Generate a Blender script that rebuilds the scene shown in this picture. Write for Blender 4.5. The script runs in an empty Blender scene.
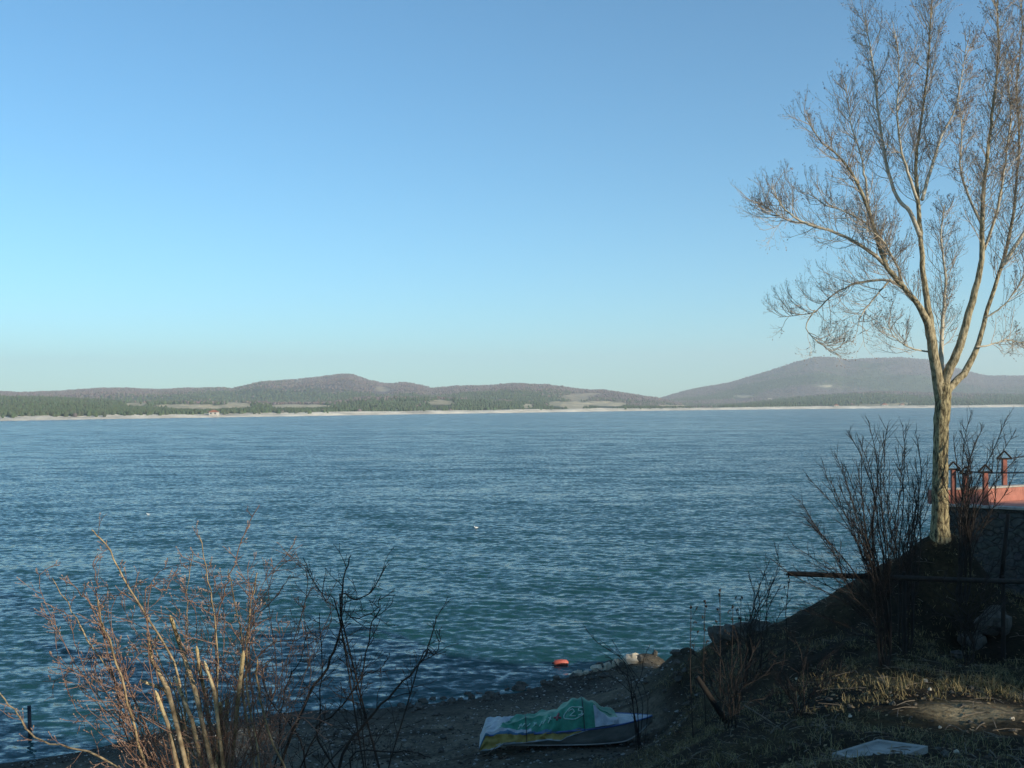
import bpy, math, random
import numpy as np
from mathutils import Vector, Matrix

S = bpy.context.scene
COL = S.collection
R = math.radians

# ------------------------------------------------------------------ camera
CAM_H = 9.5
F = 1040.0
HY = 404.0
ROLL = 0.0059
cr, sr = math.cos(ROLL), math.sin(ROLL)
RT = Vector((cr, 0, -sr)); UP = Vector((sr, 0, cr)); FW = Vector((0, 1, 0))
cd = bpy.data.cameras.new('camera'); cam = bpy.data.objects.new('camera', cd); COL.objects.link(cam)
cam.matrix_world = Matrix(((RT.x, UP.x, -FW.x, 0), (RT.y, UP.y, -FW.y, 0), (RT.z, UP.z, -FW.z, CAM_H), (0, 0, 0, 1)))
cd.sensor_width = 36; cd.lens = 36 * F / 1024; cd.shift_y = (HY - 384) / 1024
cd.clip_start = 0.1; cd.clip_end = 40000
S.camera = cam

# ------------------------------------------------------------------ sky, sun, exposure
SUN_EL = R(15); SUN_AZ = R(130)      # azimuth clockwise from +Y : behind the camera, to the right
w = bpy.data.worlds.new('World'); S.world = w; w.use_nodes = True
nt = w.node_tree; nt.nodes.clear()
sky = nt.nodes.new('ShaderNodeTexSky'); sky.sky_type = 'NISHITA'; sky.sun_disc = False
sky.sun_elevation = SUN_EL; sky.sun_rotation = SUN_AZ
sky.altitude = 900; sky.air_density = 1.0; sky.dust_density = 0.3; sky.ozone_density = 3.5
bg = nt.nodes.new('ShaderNodeBackground'); bg.inputs['Strength'].default_value = 0.15
wo = nt.nodes.new('ShaderNodeOutputWorld')
tint = nt.nodes.new('ShaderNodeMix'); tint.data_type = 'RGBA'; tint.blend_type = 'MULTIPLY'; tint.inputs[0].default_value = 1
tint.inputs[7].default_value = (.63, .95, .96, 1)
nt.links.new(sky.outputs[0], tint.inputs[6]); nt.links.new(tint.outputs[2], bg.inputs[0]); nt.links.new(bg.outputs[0], wo.inputs[0])
SD = Vector((math.sin(SUN_AZ) * math.cos(SUN_EL), math.cos(SUN_AZ) * math.cos(SUN_EL), math.sin(SUN_EL)))
ld = bpy.data.lights.new('sun', 'SUN'); ld.energy = 5.0; ld.angle = R(0.53); ld.color = (1.0, 0.87, 0.68)
sun = bpy.data.objects.new('sun', ld); COL.objects.link(sun)
sun.rotation_euler = (-SD).to_track_quat('-Z', 'Y').to_euler(); sun.location = SD * 100
S.view_settings.view_transform = 'Standard'; S.view_settings.look = 'None'
S.view_settings.exposure = 0.38; S.view_settings.gamma = 1.0; S.view_settings.use_curve_mapping = False
S.render.engine = 'CYCLES'
S.cycles.max_bounces = 6; S.cycles.volume_bounces = 1

# ------------------------------------------------------------------ helpers
rng = random.Random(11)
def P(px, py, Y):
    """the point at depth Y that the photograph's pixel looks at"""
    d = FW + RT * ((px - 512) / F) + UP * ((HY - py) / F)
    return Vector((0, 0, CAM_H)) + d * (Y / d.y)

def hsh(ix, iy, seed):
    n = (ix * 374761393 + iy * 668265263 + seed * 974634777) & 0xffffffff
    n = ((n ^ (n >> 13)) * 1274126177) & 0xffffffff
    n = (n ^ (n >> 16)) & 0xffffffff
    return n / 4294967295.0
def vnoise(x, y, seed=0):
    x = np.asarray(x, float); y = np.asarray(y, float)
    ix = np.floor(x).astype(np.int64); iy = np.floor(y).astype(np.int64)
    fx = x - ix; fy = y - iy
    fx = fx * fx * (3 - 2 * fx); fy = fy * fy * (3 - 2 * fy)
    a = hsh(ix, iy, seed); b = hsh(ix + 1, iy, seed); c = hsh(ix, iy + 1, seed); d = hsh(ix + 1, iy + 1, seed)
    return (a * (1 - fx) + b * fx) * (1 - fy) + (c * (1 - fx) + d * fx) * fy
def fbm(x, y, octaves=4, seed=0, gain=0.5):
    s = 0; a = 1; t = 0
    for k in range(octaves):
        s = s + a * (vnoise(x * 2**k + 17.3 * k, y * 2**k - 9.1 * k, seed + k) - 0.5); t += a; a *= gain
    return s / t * 2
def sstep(a, b, x):
    t = np.clip((np.asarray(x, float) - a) / (b - a), 0, 1); return t * t * (3 - 2 * t)

def tag(o, label=None, cat=None, group=None, kind=None):
    if label: o['label'] = label
    if cat: o['category'] = cat
    if group: o['group'] = group
    if kind: o['kind'] = kind
    return o
def empty(name, loc=(0, 0, 0)):
    o = bpy.data.objects.new(name, None); COL.objects.link(o); o.location = loc; o.empty_display_size = 0.2
    return o

class MB:
    """collects shapes and links them as one mesh object"""
    def __init__(s): s.v = []; s.f = []; s.m = []; s.mi = 0
    def poly(s, pts, mi=None):
        b = len(s.v); s.v += [tuple(p) for p in pts]; s.f.append(tuple(range(b, b + len(pts)))); s.m.append(s.mi if mi is None else mi)
    def tube(s, pts, rads, n=5, cap=True):
        pts = [Vector(p) for p in pts]; b = len(s.v); k = len(pts); u = None
        for i in range(k):
            t = (pts[min(i + 1, k - 1)] - pts[max(i - 1, 0)])
            if t.length < 1e-9: t = Vector((0, 0, 1))
            t.normalize()
            if u is None: u = t.orthogonal().normalized()
            else:
                u = u - t * u.dot(t)
                u = u.normalized() if u.length > 1e-6 else t.orthogonal().normalized()
            q = t.cross(u); r = rads[i] if hasattr(rads, '__len__') else rads
            for j in range(n):
                a = 2 * math.pi * j / n
                p = pts[i] + (u * math.cos(a) + q * math.sin(a)) * r
                s.v.append((p.x, p.y, p.z))
        for i in range(k - 1):
            for j in range(n):
                j2 = (j + 1) % n
                s.f.append((b + i * n + j, b + i * n + j2, b + (i + 1) * n + j2, b + (i + 1) * n + j)); s.m.append(s.mi)
        if cap:
            s.f.append(tuple(b + j for j in reversed(range(n)))); s.m.append(s.mi)
            s.f.append(tuple(b + (k - 1) * n + j for j in range(n))); s.m.append(s.mi)
    def box(s, c, size, rot=None):
        c = Vector(c); hx, hy, hz = [a / 2 for a in size]; b = len(s.v)
        for z in (-hz, hz):
            for x, y in ((-hx, -hy), (hx, -hy), (hx, hy), (-hx, hy)):
                p = Vector((x, y, z))
                if rot is not None: p = rot @ p
                s.v.append(tuple(c + p))
        for f in ((3, 2, 1, 0), (4, 5, 6, 7), (0, 1, 5, 4), (1, 2, 6, 5), (2, 3, 7, 6), (3, 0, 4, 7)):
            s.f.append(tuple(b + i for i in f)); s.m.append(s.mi)
    def blob(s, c, rad, n=9, rough=0.25, seed=0, rot=None):
        """an angular stone-like lump"""
        c = Vector(c); b = len(s.v); r = random.Random(seed); m = n // 2 + 1
        ph = [r.uniform(0, 6.28) for _ in range(8)]
        for i in range(m + 1):
            th = math.pi * i / m
            for j in range(n):
                a = 2 * math.pi * j / n
                k = 1 + rough * (math.sin(2 * a + ph[0] + th) * .5 + math.sin(3 * th + ph[1] + a) * .4 + r.uniform(-.5, .5))
                p = Vector((math.sin(th) * math.cos(a) * rad[0], math.sin(th) * math.sin(a) * rad[1], math.cos(th) * rad[2])) * k
                if i in (0, m): p = Vector((0, 0, math.cos(th) * rad[2]))
                if rot is not None: p = rot @ p
                s.v.append(tuple(c + p))
        for i in range(m):
            for j in range(n):
                j2 = (j + 1) % n
                s.f.append((b + i * n + j, b + (i + 1) * n + j, b + (i + 1) * n + j2, b + i * n + j2)); s.m.append(s.mi)
    def build(s, name, mats, parent=None, smooth=False):
        me = bpy.data.meshes.new(name); me.from_pydata(s.v, [], s.f)
        if not isinstance(mats, (list, tuple)): mats = [mats]
        for m in mats: me.materials.append(m)
        if len(mats) > 1: me.polygons.foreach_set('material_index', s.m)
        if smooth: me.polygons.foreach_set('use_smooth', [True] * len(me.polygons))
        me.update(); o = bpy.data.objects.new(name, me); COL.objects.link(o)
        if parent:
            o.parent = parent
            o.matrix_parent_inverse = Matrix.Translation(-Vector(parent.location)) if parent.type == 'EMPTY' else Matrix()
        return o

def grid_mesh(name, V, nr, nc, mat, cols=None, smooth=True, extra=None):
    """V: (nr*nc,3) array"""
    me = bpy.data.meshes.new(name)
    i = np.arange(nr - 1)[:, None] * nc + np.arange(nc - 1)[None, :]
    q = np.stack([i, i + 1, i + nc + 1, i + nc], -1).reshape(-1, 4)
    me.vertices.add(nr * nc); me.vertices.foreach_set('co', V.astype(np.float32).ravel())
    me.loops.add(q.size); me.loops.foreach_set('vertex_index', q.astype(np.int32).ravel())
    me.polygons.add(len(q)); me.polygons.foreach_set('loop_start', np.arange(0, q.size, 4, dtype=np.int32))
    me.update(calc_edges=True)
    if smooth: me.polygons.foreach_set('use_smooth', np.ones(len(q), bool))
    if cols is not None:
        a = me.color_attributes.new('cover', 'FLOAT_COLOR', 'POINT')
        a.data.foreach_set('color', np.concatenate([cols, np.ones((len(cols), 1))], 1).astype(np.float32).ravel())
    for k, arr in (extra or {}).items():
        a = me.attributes.new(k, 'FLOAT', 'POINT'); a.data.foreach_set('value', arr.astype(np.float32).ravel())
    me.materials.append(mat)
    o = bpy.data.objects.new(name, me); COL.objects.link(o); return o

# ------------------------------------------------------------------ materials
class NT:
    def __init__(s, name):
        s.m = bpy.data.materials.new(name); s.m.use_nodes = True; s.t = s.m.node_tree
        s.b = s.t.nodes['Principled BSDF']; s.tc = s.t.nodes.new('ShaderNodeTexCoord')
    def n(s, typ, **kw):
        x = s.t.nodes.new(typ)
        for k, v in kw.items():
            if k in x.inputs: x.inputs[k].default_value = v
            else: setattr(x, k, v)
        return x
    def l(s, a, b): s.t.links.new(a, b)
    def noise(s, scale, detail=4, rough=.6, vec=None, dist=0):
        x = s.n('ShaderNodeTexNoise', Scale=scale, Detail=detail, Roughness=rough, Distortion=dist)
        s.l(vec or s.tc.outputs['Object'], x.inputs['Vector']); return x.outputs['Fac']
    def mapv(s, scale, rot=(0, 0, 0)):
        x = s.n('ShaderNodeMapping'); x.inputs['Scale'].default_value = scale; x.inputs['Rotation'].default_value = rot
        s.l(s.tc.outputs['Object'], x.inputs['Vector']); return x.outputs['Vector']
    def ramp(s, fac, stops):
        x = s.n('ShaderNodeValToRGB'); e = x.color_ramp.elements
        while len(e) < len(stops): e.new(.5)
        for i, (p, c) in enumerate(stops):
            e[i].position = p; e[i].color = (c[0], c[1], c[2], 1) if hasattr(c, '__len__') else (c, c, c, 1)
        s.l(fac, x.inputs[0]); return x.outputs[0]
    def mix(s, fac, a, b, mode='MIX'):
        x = s.n('ShaderNodeMix', data_type='RGBA', blend_type=mode)
        for sock, val in ((x.inputs[0], fac), (x.inputs[6], a), (x.inputs[7], b)):
            if hasattr(val, 'default_value') or hasattr(val, 'is_linked'): s.l(val, sock)
            else: sock.default_value = (*val, 1) if hasattr(val, '__len__') else val
        return x.outputs[2]
    def bump(s, fac, strength=.5, dist=.02, normal=None):
        x = s.n('ShaderNodeBump', Strength=strength, Distance=dist); s.l(fac, x.inputs['Height'])
        if normal: s.l(normal, x.inputs['Normal'])
        s.l(x.outputs[0], s.b.inputs['Normal']); return x.outputs[0]

def simple(name, c1, c2, scale=8, rough=.8, bump=.4, dist=.01, stretch=None, lo=.35, hi=.65, detail=5, spec=.3):
    k = NT(name); v = k.mapv(stretch) if stretch else None
    f = k.noise(scale, detail, .65, v)
    k.l(k.ramp(f, [(lo, c1), (hi, c2)]), k.b.inputs['Base Color'])
    k.b.inputs['Roughness'].default_value = rough
    k.b.inputs['Specular IOR Level'].default_value = spec
    if bump: k.bump(f, bump, dist)
    return k.m

def cover_mat(name, scale1, scale2, bump_d, rough=.95, var=.45):
    k = NT(name); a = k.n('ShaderNodeVertexColor', layer_name='cover')
    f1 = k.noise(scale1, 6, .7); f2 = k.noise(scale2, 5, .65)
    v1 = k.ramp(f1, [(.3, 1 - var), (.7, 1 + var * .6)]); v2 = k.ramp(f2, [(.3, 1 - var * .6), (.7, 1 + var * .5)])
    c = k.mix(1.0, k.mix(1.0, a.outputs['Color'], v1, 'MULTIPLY'), v2, 'MULTIPLY')
    k.l(c, k.b.inputs['Base Color']); k.b.inputs['Roughness'].default_value = rough
    k.b.inputs['Specular IOR Level'].default_value = .1
    k.bump(f1, .8, bump_d); return k.m

M = {}
M['ground'] = cover_mat('soil and sand', 9, 1.7, .07, var=.62)
M['wood'] = cover_mat('tree crowns', .5, .02, .3, var=.3)
M['hill'] = cover_mat('woods and fields', .035, .006, 6, var=.4)
M['bark'] = simple('grey green bark', (.055, .042, .024), (.40, .34, .19), 22, .9, 1.0, .05, (1, 1, .3), .4, .6)
M['limb'] = simple('pale limb bark', (.34, .30, .22), (.60, .54, .42), 9, .85, .5, .01)
M['roughlimb'] = simple('rough pale limb bark', (.11, .09, .05), (.43, .37, .24), 20, .88, .8, .025, (1, 1, .35), .38, .6)
M['twig'] = simple('grey brown twig', (.32, .26, .20), (.50, .42, .33), 6, .85, 0)
M['bud'] = simple('red brown bud', (.20, .13, .095), (.34, .24, .18), 6, .85, 0)
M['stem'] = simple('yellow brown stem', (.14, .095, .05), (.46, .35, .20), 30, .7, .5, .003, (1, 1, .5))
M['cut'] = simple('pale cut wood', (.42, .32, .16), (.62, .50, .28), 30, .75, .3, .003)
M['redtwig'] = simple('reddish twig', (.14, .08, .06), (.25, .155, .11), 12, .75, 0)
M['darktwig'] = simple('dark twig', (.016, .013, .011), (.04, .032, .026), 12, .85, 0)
M['weed'] = simple('dead weed stalk', (.10, .075, .04), (.22, .17, .09), 10, .9, 0)
M['concrete'] = simple('weathered concrete', (.20, .21, .20), (.34, .34, .31), 5, .9, .4, .01)
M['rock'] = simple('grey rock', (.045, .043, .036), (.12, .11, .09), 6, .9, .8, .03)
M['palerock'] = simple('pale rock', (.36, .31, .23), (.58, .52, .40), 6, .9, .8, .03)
M['darkwood'] = simple('dark old wood', (.012, .010, .008), (.03, .025, .02), 8, .9, .5, .01, (1, 1, .2))
M['greywood'] = simple('grey dry wood', (.09, .075, .055), (.20, .17, .13), 12, .9, .4, .01)
M['iron'] = simple('dark iron', (.012, .013, .02), (.03, .03, .04), 12, .6, .3, .004)
M['redpaint'] = simple('faded red paint', (.14, .045, .035), (.32, .11, .075), 9, .6, .3, .004)
M['wallpaint'] = simple('salmon painted plaster', (.20, .085, .065), (.48, .20, .15), 3.5, .85, .4, .006, (1, 1, .4))
M['coping'] = simple('pale coping', (.26, .25, .22), (.46, .44, .39), 6, .85, .3, .006)
M['tile'] = simple('pink terrace paving', (.42, .19, .14), (.56, .28, .21), 2, .85, .3, .006)

# ------------------------------------------------------------------ terrain
ctrl = []
def g(px, py, Y, dz=0): p = P(px, py, Y); ctrl.append((p.x, p.y, p.z + dz))
edge = [(940, 533, 22), (870, 571, 23.5), (835, 599, 24.3), (800, 621, 25.2), (770, 631, 26.4), (740, 638, 28), (690, 646, 32), (655, 655, 36)]
for a in edge[2:]:
    p = P(*a); ctrl.append((p.x + .9, p.y + 3.0, max(p.z - 4.6, -.7))); ctrl.append((p.x + 2.0, p.y + 7.5, -2.0))
for a in edge + [(955, 536, 22.3), (925, 540, 22), (905, 553, 22.6),
          (610, 690, 33), (640, 682, 33.5), (660, 672, 32.5), (600, 680, 35), (560, 745, 25.2), (450, 745, 27), (350, 745, 27.5), (270, 750, 27), (560, 718, 29), (450, 722, 29.7), (350, 725, 30), (620, 700, 30), (650, 692, 29.5),
          (200, 772, 25.3), (420, 768, 25), (560, 768, 22.5), (650, 768, 21), (650, 742, 25.4), (620, 745, 25.2), (672, 735, 24), (700, 720, 21.5), (720, 690, 22.3), (700, 662, 27), (735, 660, 24.2),
          (780, 660, 21), (760, 720, 16.8), (720, 765, 14.5), (880, 752, 12), (960, 715, 15), (1000, 690, 17), (870, 690, 17), (900, 650, 19.5),
          (960, 640, 20.5), (1020, 640, 20), (1000, 602, 22.5), (905, 610, 20.8), (850, 625, 21.5), (830, 768, 11), (1020, 768, 11.5), (965, 566, 23.0), (1020, 600, 23)]:
    g(*a)
shore = [(-100, 775), (50, 757), (150, 735), (300, 711), (400, 706), (470, 699), (550, 681), (600, 668), (640, 660)]
for px, py in shore:
    d = P(px, py, 1.0); Y = CAM_H / (CAM_H - d.z); p = P(px, py, Y)
    ctrl.append((p.x, p.y, 0.0)); ctrl.append((p.x - .6, p.y + 3, -.7)); ctrl.append((p.x - 2, p.y + 9, -2.2))
ctrl += [(-2, 6, 6.85), (-2, 10, 5.0), (-2, 16, 2.4), (4, 6, 7.0), (4, 9, 6.15), (2, 13, 4.2), (0, 18, 2.3), (0, 0, 7.9), (8, 0, 8), (8, 6, 7.2), (9.5, 12, 5.4), (15, 8, 6.4), (11, 10.5, 5.5),
         (-10, 6, 6.6), (-10, 12, 4), (-10, 18, 2), (-20, 24, .5), (-20, 10, 4.5), (0, -10, 8), (30, -10, 8), (30, 10, 6.2), (30, 24, 5), (-30, -10, 8), (-30, 10, 4.6),
         (-30, 22, .4), (-30, 30, -1), (-20, 34, -2), (40, 44, -1.5), (40, 30, 4), (0, -30, 8.5), (40, -30, 8.5), (-40, -30, 8.5), (13, 25.2, 4.2), (18, 26, 3.6),
         (9.8, 26.5, 3.4), (10.5, 30, .5), (13.5, 31, 1.5), (14, 36, -1.2), (20, 33, .5), (20, 40, -1.5), (30, 46, -2), (0, 50, -3), (20, 55, -3), (-25, 50, -3), (50, 0, 8), (50, -30, 8)]
CP = np.array(ctrl)
def _phi(r2): return np.where(r2 > 1e-12, r2 * np.log(np.maximum(r2, 1e-12)) * .5, 0)
_n = len(CP)
_A = np.zeros((_n + 3, _n + 3))
_A[:_n, :_n] = _phi(((CP[:, None, :2] - CP[None, :, :2]) ** 2).sum(-1)) + np.eye(_n) * .01
_A[:_n, _n] = 1; _A[:_n, _n + 1:] = CP[:, :2]; _A[_n:, :_n] = _A[:_n, _n:].T
_W = np.linalg.solve(_A, np.concatenate([CP[:, 2], np.zeros(3)]))
def tz0(x, y):
    x = np.asarray(x, float).ravel(); y = np.asarray(y, float).ravel(); out = np.empty(len(x))
    for i in range(0, len(x), 20000):
        xs = x[i:i + 20000]; ys = y[i:i + 20000]
        out[i:i + 20000] = _phi((xs[:, None] - CP[None, :, 0]) ** 2 + (ys[:, None] - CP[None, :, 1]) ** 2) @ _W[:_n] + _W[_n] + xs * _W[_n + 1] + ys * _W[_n + 2]
    return np.clip(out, -4, 9.5)
def tz(x, y):
    x = np.asarray(x, float).ravel(); y = np.asarray(y, float).ravel()
    z = tz0(x, y); k = sstep(.3, 2.5, z)
    return z + k * (.16 * fbm(x * .7, y * .7, 5, 3, .6)) + (1 - k) * .035 * fbm(x * 1.6, y * 1.6, 4, 9, .6)
def gz(x, y): return float(tz([x], [y])[0])
def on_ground(px, py, y0=3.0, y1=60.0):
    Ys = np.linspace(y0, y1, 700); d = P(px, py, 1.0)
    X = d.x * Ys; Z = CAM_H + (d.z - CAM_H) * Ys; T = tz(X, Ys)
    k = np.argmax(Z < T) if (Z < T).any() else len(Ys) - 1
    return Vector((X[k], Ys[k], T[k]))

def axis(lo, hi, flo, fhi, fine, coarse):
    return np.concatenate([np.arange(lo, flo, coarse), np.arange(flo, fhi, fine), np.arange(fhi, hi + coarse, coarse)])
xs = axis(-60, 60, -12, 16, .14, 1.0); ys = axis(-40, 60, 4, 44, .14, 1.0)
GX, GY = np.meshgrid(xs, ys); Z = tz(GX, GY); gx = GX.ravel(); gy = GY.ravel()
beach = 1 - sstep(1.2, 2.3, Z + .5 * fbm(gx * .5, gy * .5, 3, 21))
n1 = fbm(gx * .8, gy * .8, 4, 31)
soil = np.array([.020, .016, .010]); straw = np.array([.07, .055, .028]); moss = np.array([.022, .024, .009]); sand = np.array([.15, .13, .095]); wet = np.array([.055, .05, .04])
c = soil + (straw - soil) * (sstep(-.1, .7, n1) * .7)[:, None]
c = c + (moss - c) * (sstep(.1, .5, fbm(gx * .45, gy * .45, 3, 41)) * .6)[:, None]
sandc = sand * (.85 + .35 * fbm(gx * 1.1, gy * 1.1, 4, 51))[:, None]
sandc = sandc + (soil - sandc) * (sstep(.25, .5, fbm(gx * .35 + 3, gy * 1.3, 4, 61)) * .75)[:, None]
sandc = wet + (sandc - wet) * sstep(.08, .5, Z)[:, None]
c = c + (sandc - c) * beach[:, None]
pp = on_ground(960, 712)
path = np.exp(-(((gx - pp.x - .15) / .75) ** 2 + ((gy - pp.y + .1) / .55) ** 2) ** 2)
c = c + (np.array([.30, .24, .14]) - c) * path[:, None]
ground = grid_mesh('ground', np.stack([gx, gy, Z], 1), len(ys), len(xs), M['ground'], c)
tag(ground, kind='structure')

# ------------------------------------------------------------------ lake water
th = np.linspace(R(-56), R(56), 640)
rr = [21.0]
while rr[-1] < 150: rr.append(rr[-1] + max(.085, rr[-1] * .0032))
while rr[-1] < 12000: rr.append(rr[-1] * 1.045)
rr = np.array(rr); TH, RR = np.meshgrid(th, rr)
wx = (np.sin(TH) * RR).ravel(); wy = (np.cos(TH) * RR).ravel(); sp = np.maximum(RR.ravel() * (th[1] - th[0]), np.gradient(rr)[:, None].repeat(len(th), 1).ravel())
wz = np.zeros_like(wx); dx = np.zeros_like(wx); dy = np.zeros_like(wx)
wr = np.random.RandomState(5)
near = RR.ravel() < 420
Xn, Yn, Sn = wx[near], wy[near], sp[near]
gust = .75 + .5 * fbm(Xn * .03, Yn * .06, 3, 77)
zz = np.zeros(len(Xn)); ddx = zz.copy(); ddy = zz.copy()
for i in range(72):
    lam = (.32 * (1.3 / .32) ** wr.rand()) if i < 66 else wr.uniform(2.5, 5); ang = R(-112) + wr.randn() * R(36)
    kx, ky = math.cos(ang) * 2 * math.pi / lam, math.sin(ang) * 2 * math.pi / lam
    amp = .030 * lam / (2 * math.pi) * (.8 if i < 66 else .4)
    fade = sstep(2.2, 5, lam / Sn) * gust
    ph = kx * Xn + ky * Yn + wr.rand() * 6.28
    zz += amp * fade * np.cos(ph); ddx -= .8 * amp * fade * math.cos(ang) * np.sin(ph); ddy -= .8 * amp * fade * math.sin(ang) * np.sin(ph)
depth = np.full(len(wx), 3.0); cl = (np.abs(wx) < 60) & (wy < 58)
depth[cl] = -tz(wx[cl], wy[cl])
damp = sstep(-.1, 1.2, depth)
dn = damp[near] * .9 + .1
wz[near] = zz * dn; wx[near] += ddx * dn; wy[near] += ddy * dn
k = NT('lake water')
bp = k.mapv((1, 1, 1), (0, 0, R(-12)))
def nvec(scale, detail, rough, st, rot, amp, bias=0):
    x = k.n('ShaderNodeTexNoise', Scale=scale, Detail=detail, Roughness=rough); k.l(k.mapv(st, (0, 0, R(rot))), x.inputs['Vector'])
    u = k.n('ShaderNodeVectorMath', operation='SUBTRACT'); k.l(x.outputs['Color'], u.inputs[0]); u.inputs[1].default_value = (.5, .5 + bias, .5)
    m_ = k.n('ShaderNodeVectorMath', operation='MULTIPLY'); k.l(u.outputs[0], m_.inputs[0]); m_.inputs[1].default_value = (amp * .7, amp, 0); return m_.outputs[0]
geo = k.n('ShaderNodeNewGeometry')
ac = geo.outputs['Normal']
for q_ in (nvec(2.6, 4, .65, (.75, 1.15, 1), -14, 1.25, .08), nvec(.22, 4, .62, (.6, 1.4, 1), -10, .55), nvec(.02, 4, .6, (.4, 2.2, 1), -5, .18)):
    x = k.n('ShaderNodeVectorMath', operation='ADD'); k.l(ac, x.inputs[0]); k.l(q_, x.inputs[1]); ac = x.outputs[0]
x = k.n('ShaderNodeVectorMath', operation='NORMALIZE'); k.l(ac, x.inputs[0]); k.l(x.outputs[0], k.b.inputs['Normal'])
f3 = k.noise(.02, 3, .5, k.mapv((.4, 1.4, 1)))
at = k.n('ShaderNodeAttribute', attribute_name='depth')
fo = k.noise(2.2, 6, .75, k.mapv((.8, 1.6, 1)))
ad = k.n('ShaderNodeMath', operation='MULTIPLY_ADD'); ad.inputs[1].default_value = -1.7; ad.inputs[2].default_value = .62
k.l(at.outputs['Fac'], ad.inputs[0])
a2 = k.n('ShaderNodeMath', operation='ADD'); k.l(ad.outputs[0], a2.inputs[0]); k.l(fo, a2.inputs[1])
foam = k.ramp(a2.outputs[0], [(1.03, 0), (1.18, 1)])
body = k.mix(k.ramp(f3, [(.3, 0), (.7, 1)]), (.011, .057, .059), (.014, .068, .068))
k.l(k.mix(foam, body, (.6, .62, .62)), k.b.inputs['Base Color'])
k.l(k.ramp(foam, [(0, .12), (1, .7)]), k.b.inputs['Roughness'])
k.b.inputs['IOR'].default_value = 1.333
M['water'] = k.m
water = grid_mesh('lake_water', np.stack([wx, wy, wz], 1), len(rr), len(th), M['water'], extra={'depth': depth})
tag(water, kind='structure')

# ------------------------------------------------------------------ far shore and hills
def prof(pts, x): return np.interp(x, [p[0] for p in pts], [p[1] for p in pts])
SH = [(-400, 640), (0, 706), (300, 915), (500, 1110), (660, 1335), (800, 1475), (1024, 1650), (1400, 1800)]
bare = np.array([.17, .138, .135]); pine = np.array([.075, .105, .06]); field = np.array([.62, .52, .34]); grassl = np.array([.17, .20, .085])
def hyl(px): return HY - (px - 512) * ROLL
def hill(name, x0, x1, profile, Dc, t0=.02, step=1.6, nt_=110, seed=0, green=.3, patches=(), rug=.30, tree=3.0, over=1.3, wood=0, start=14):
    px = np.arange(x0, x1 + step, step); nc = len(px); ts = np.linspace(0, over, nt_)
    ds = np.interp(px, [p[0] for p in SH], [p[1] for p in SH]) + start; dc = prof(Dc, px)
    zc = CAM_H + (hyl(px) - prof(profile, px) - (1.0 if wood else 0)) / F * dc
    T = ts[:, None]; D = ds + (dc - ds) * T
    S_ = np.where(T <= 1, .55 * T + .45 * T * T * (3 - 2 * T), 1 - (T - 1) ** 2 * 3)
    X = (px - 512) / F * D; Y = D + 0 * X
    n = fbm(X / 420, Y / 420, 5, seed); n2 = fbm(X / 22, Y / 22, 3, seed + 7)
    base = 1.6 + (zc - 1.6) * S_
    env = np.clip(T * (1 - T) * 4, 0, 1)
    Zh = base + np.maximum(zc, 0) * rug * n * env * .8 + n2 * tree * np.clip(T * 5, 0.2, 1) * np.where(zc > 12, 1, .3)
    Zh = np.where(T <= 0, -.3, Zh)
    py = hyl(px) - (Zh - CAM_H) / D * F
    f = sstep(-.25, .35, fbm(X / 300, Y / 300, 4, seed + 3) + green - 1.1 * (T - .35))
    cc = bare[None, None] + (pine - bare)[None, None] * f[..., None]
    gl = sstep(.25, .55, fbm(X / 160, Y / 260, 4, seed + 5)) * .45
    cc = cc + (grassl - cc) * gl[..., None]
    PX = px + 0 * T; ex = np.zeros_like(py)
    for (cx, cy, hw, hh, st) in patches:
        hh = hh * 1.5
        j = fbm(PX / 9, py / 2.2, 3, seed + 13)
        m = sstep(1.25, .75, np.sqrt(((PX - cx) / hw) ** 2 + ((py - cy) / hh) ** 2) + .55 * j) * st
        cc = cc + (field - cc) * m[..., None]
        if st > .5: ex = np.maximum(ex, np.sqrt(((PX - cx) / (hw * .95)) ** 2 + ((py - cy - 2.0) / (hh + 2.0)) ** 2) < 1 + .3 * j)
    V = np.stack([X, Y, Zh], -1).reshape(-1, 3)
    o = grid_mesh(name, V, nt_, nc, M['hill'], cc.reshape(-1, 3)); tag(o, kind='structure')
    if wood: forest(V, cc.reshape(-1, 3) + ex.reshape(-1, 1), f.ravel(), np.repeat(np.linspace(0, over, nt_), nc), wood, name, seed)
    return o
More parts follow.
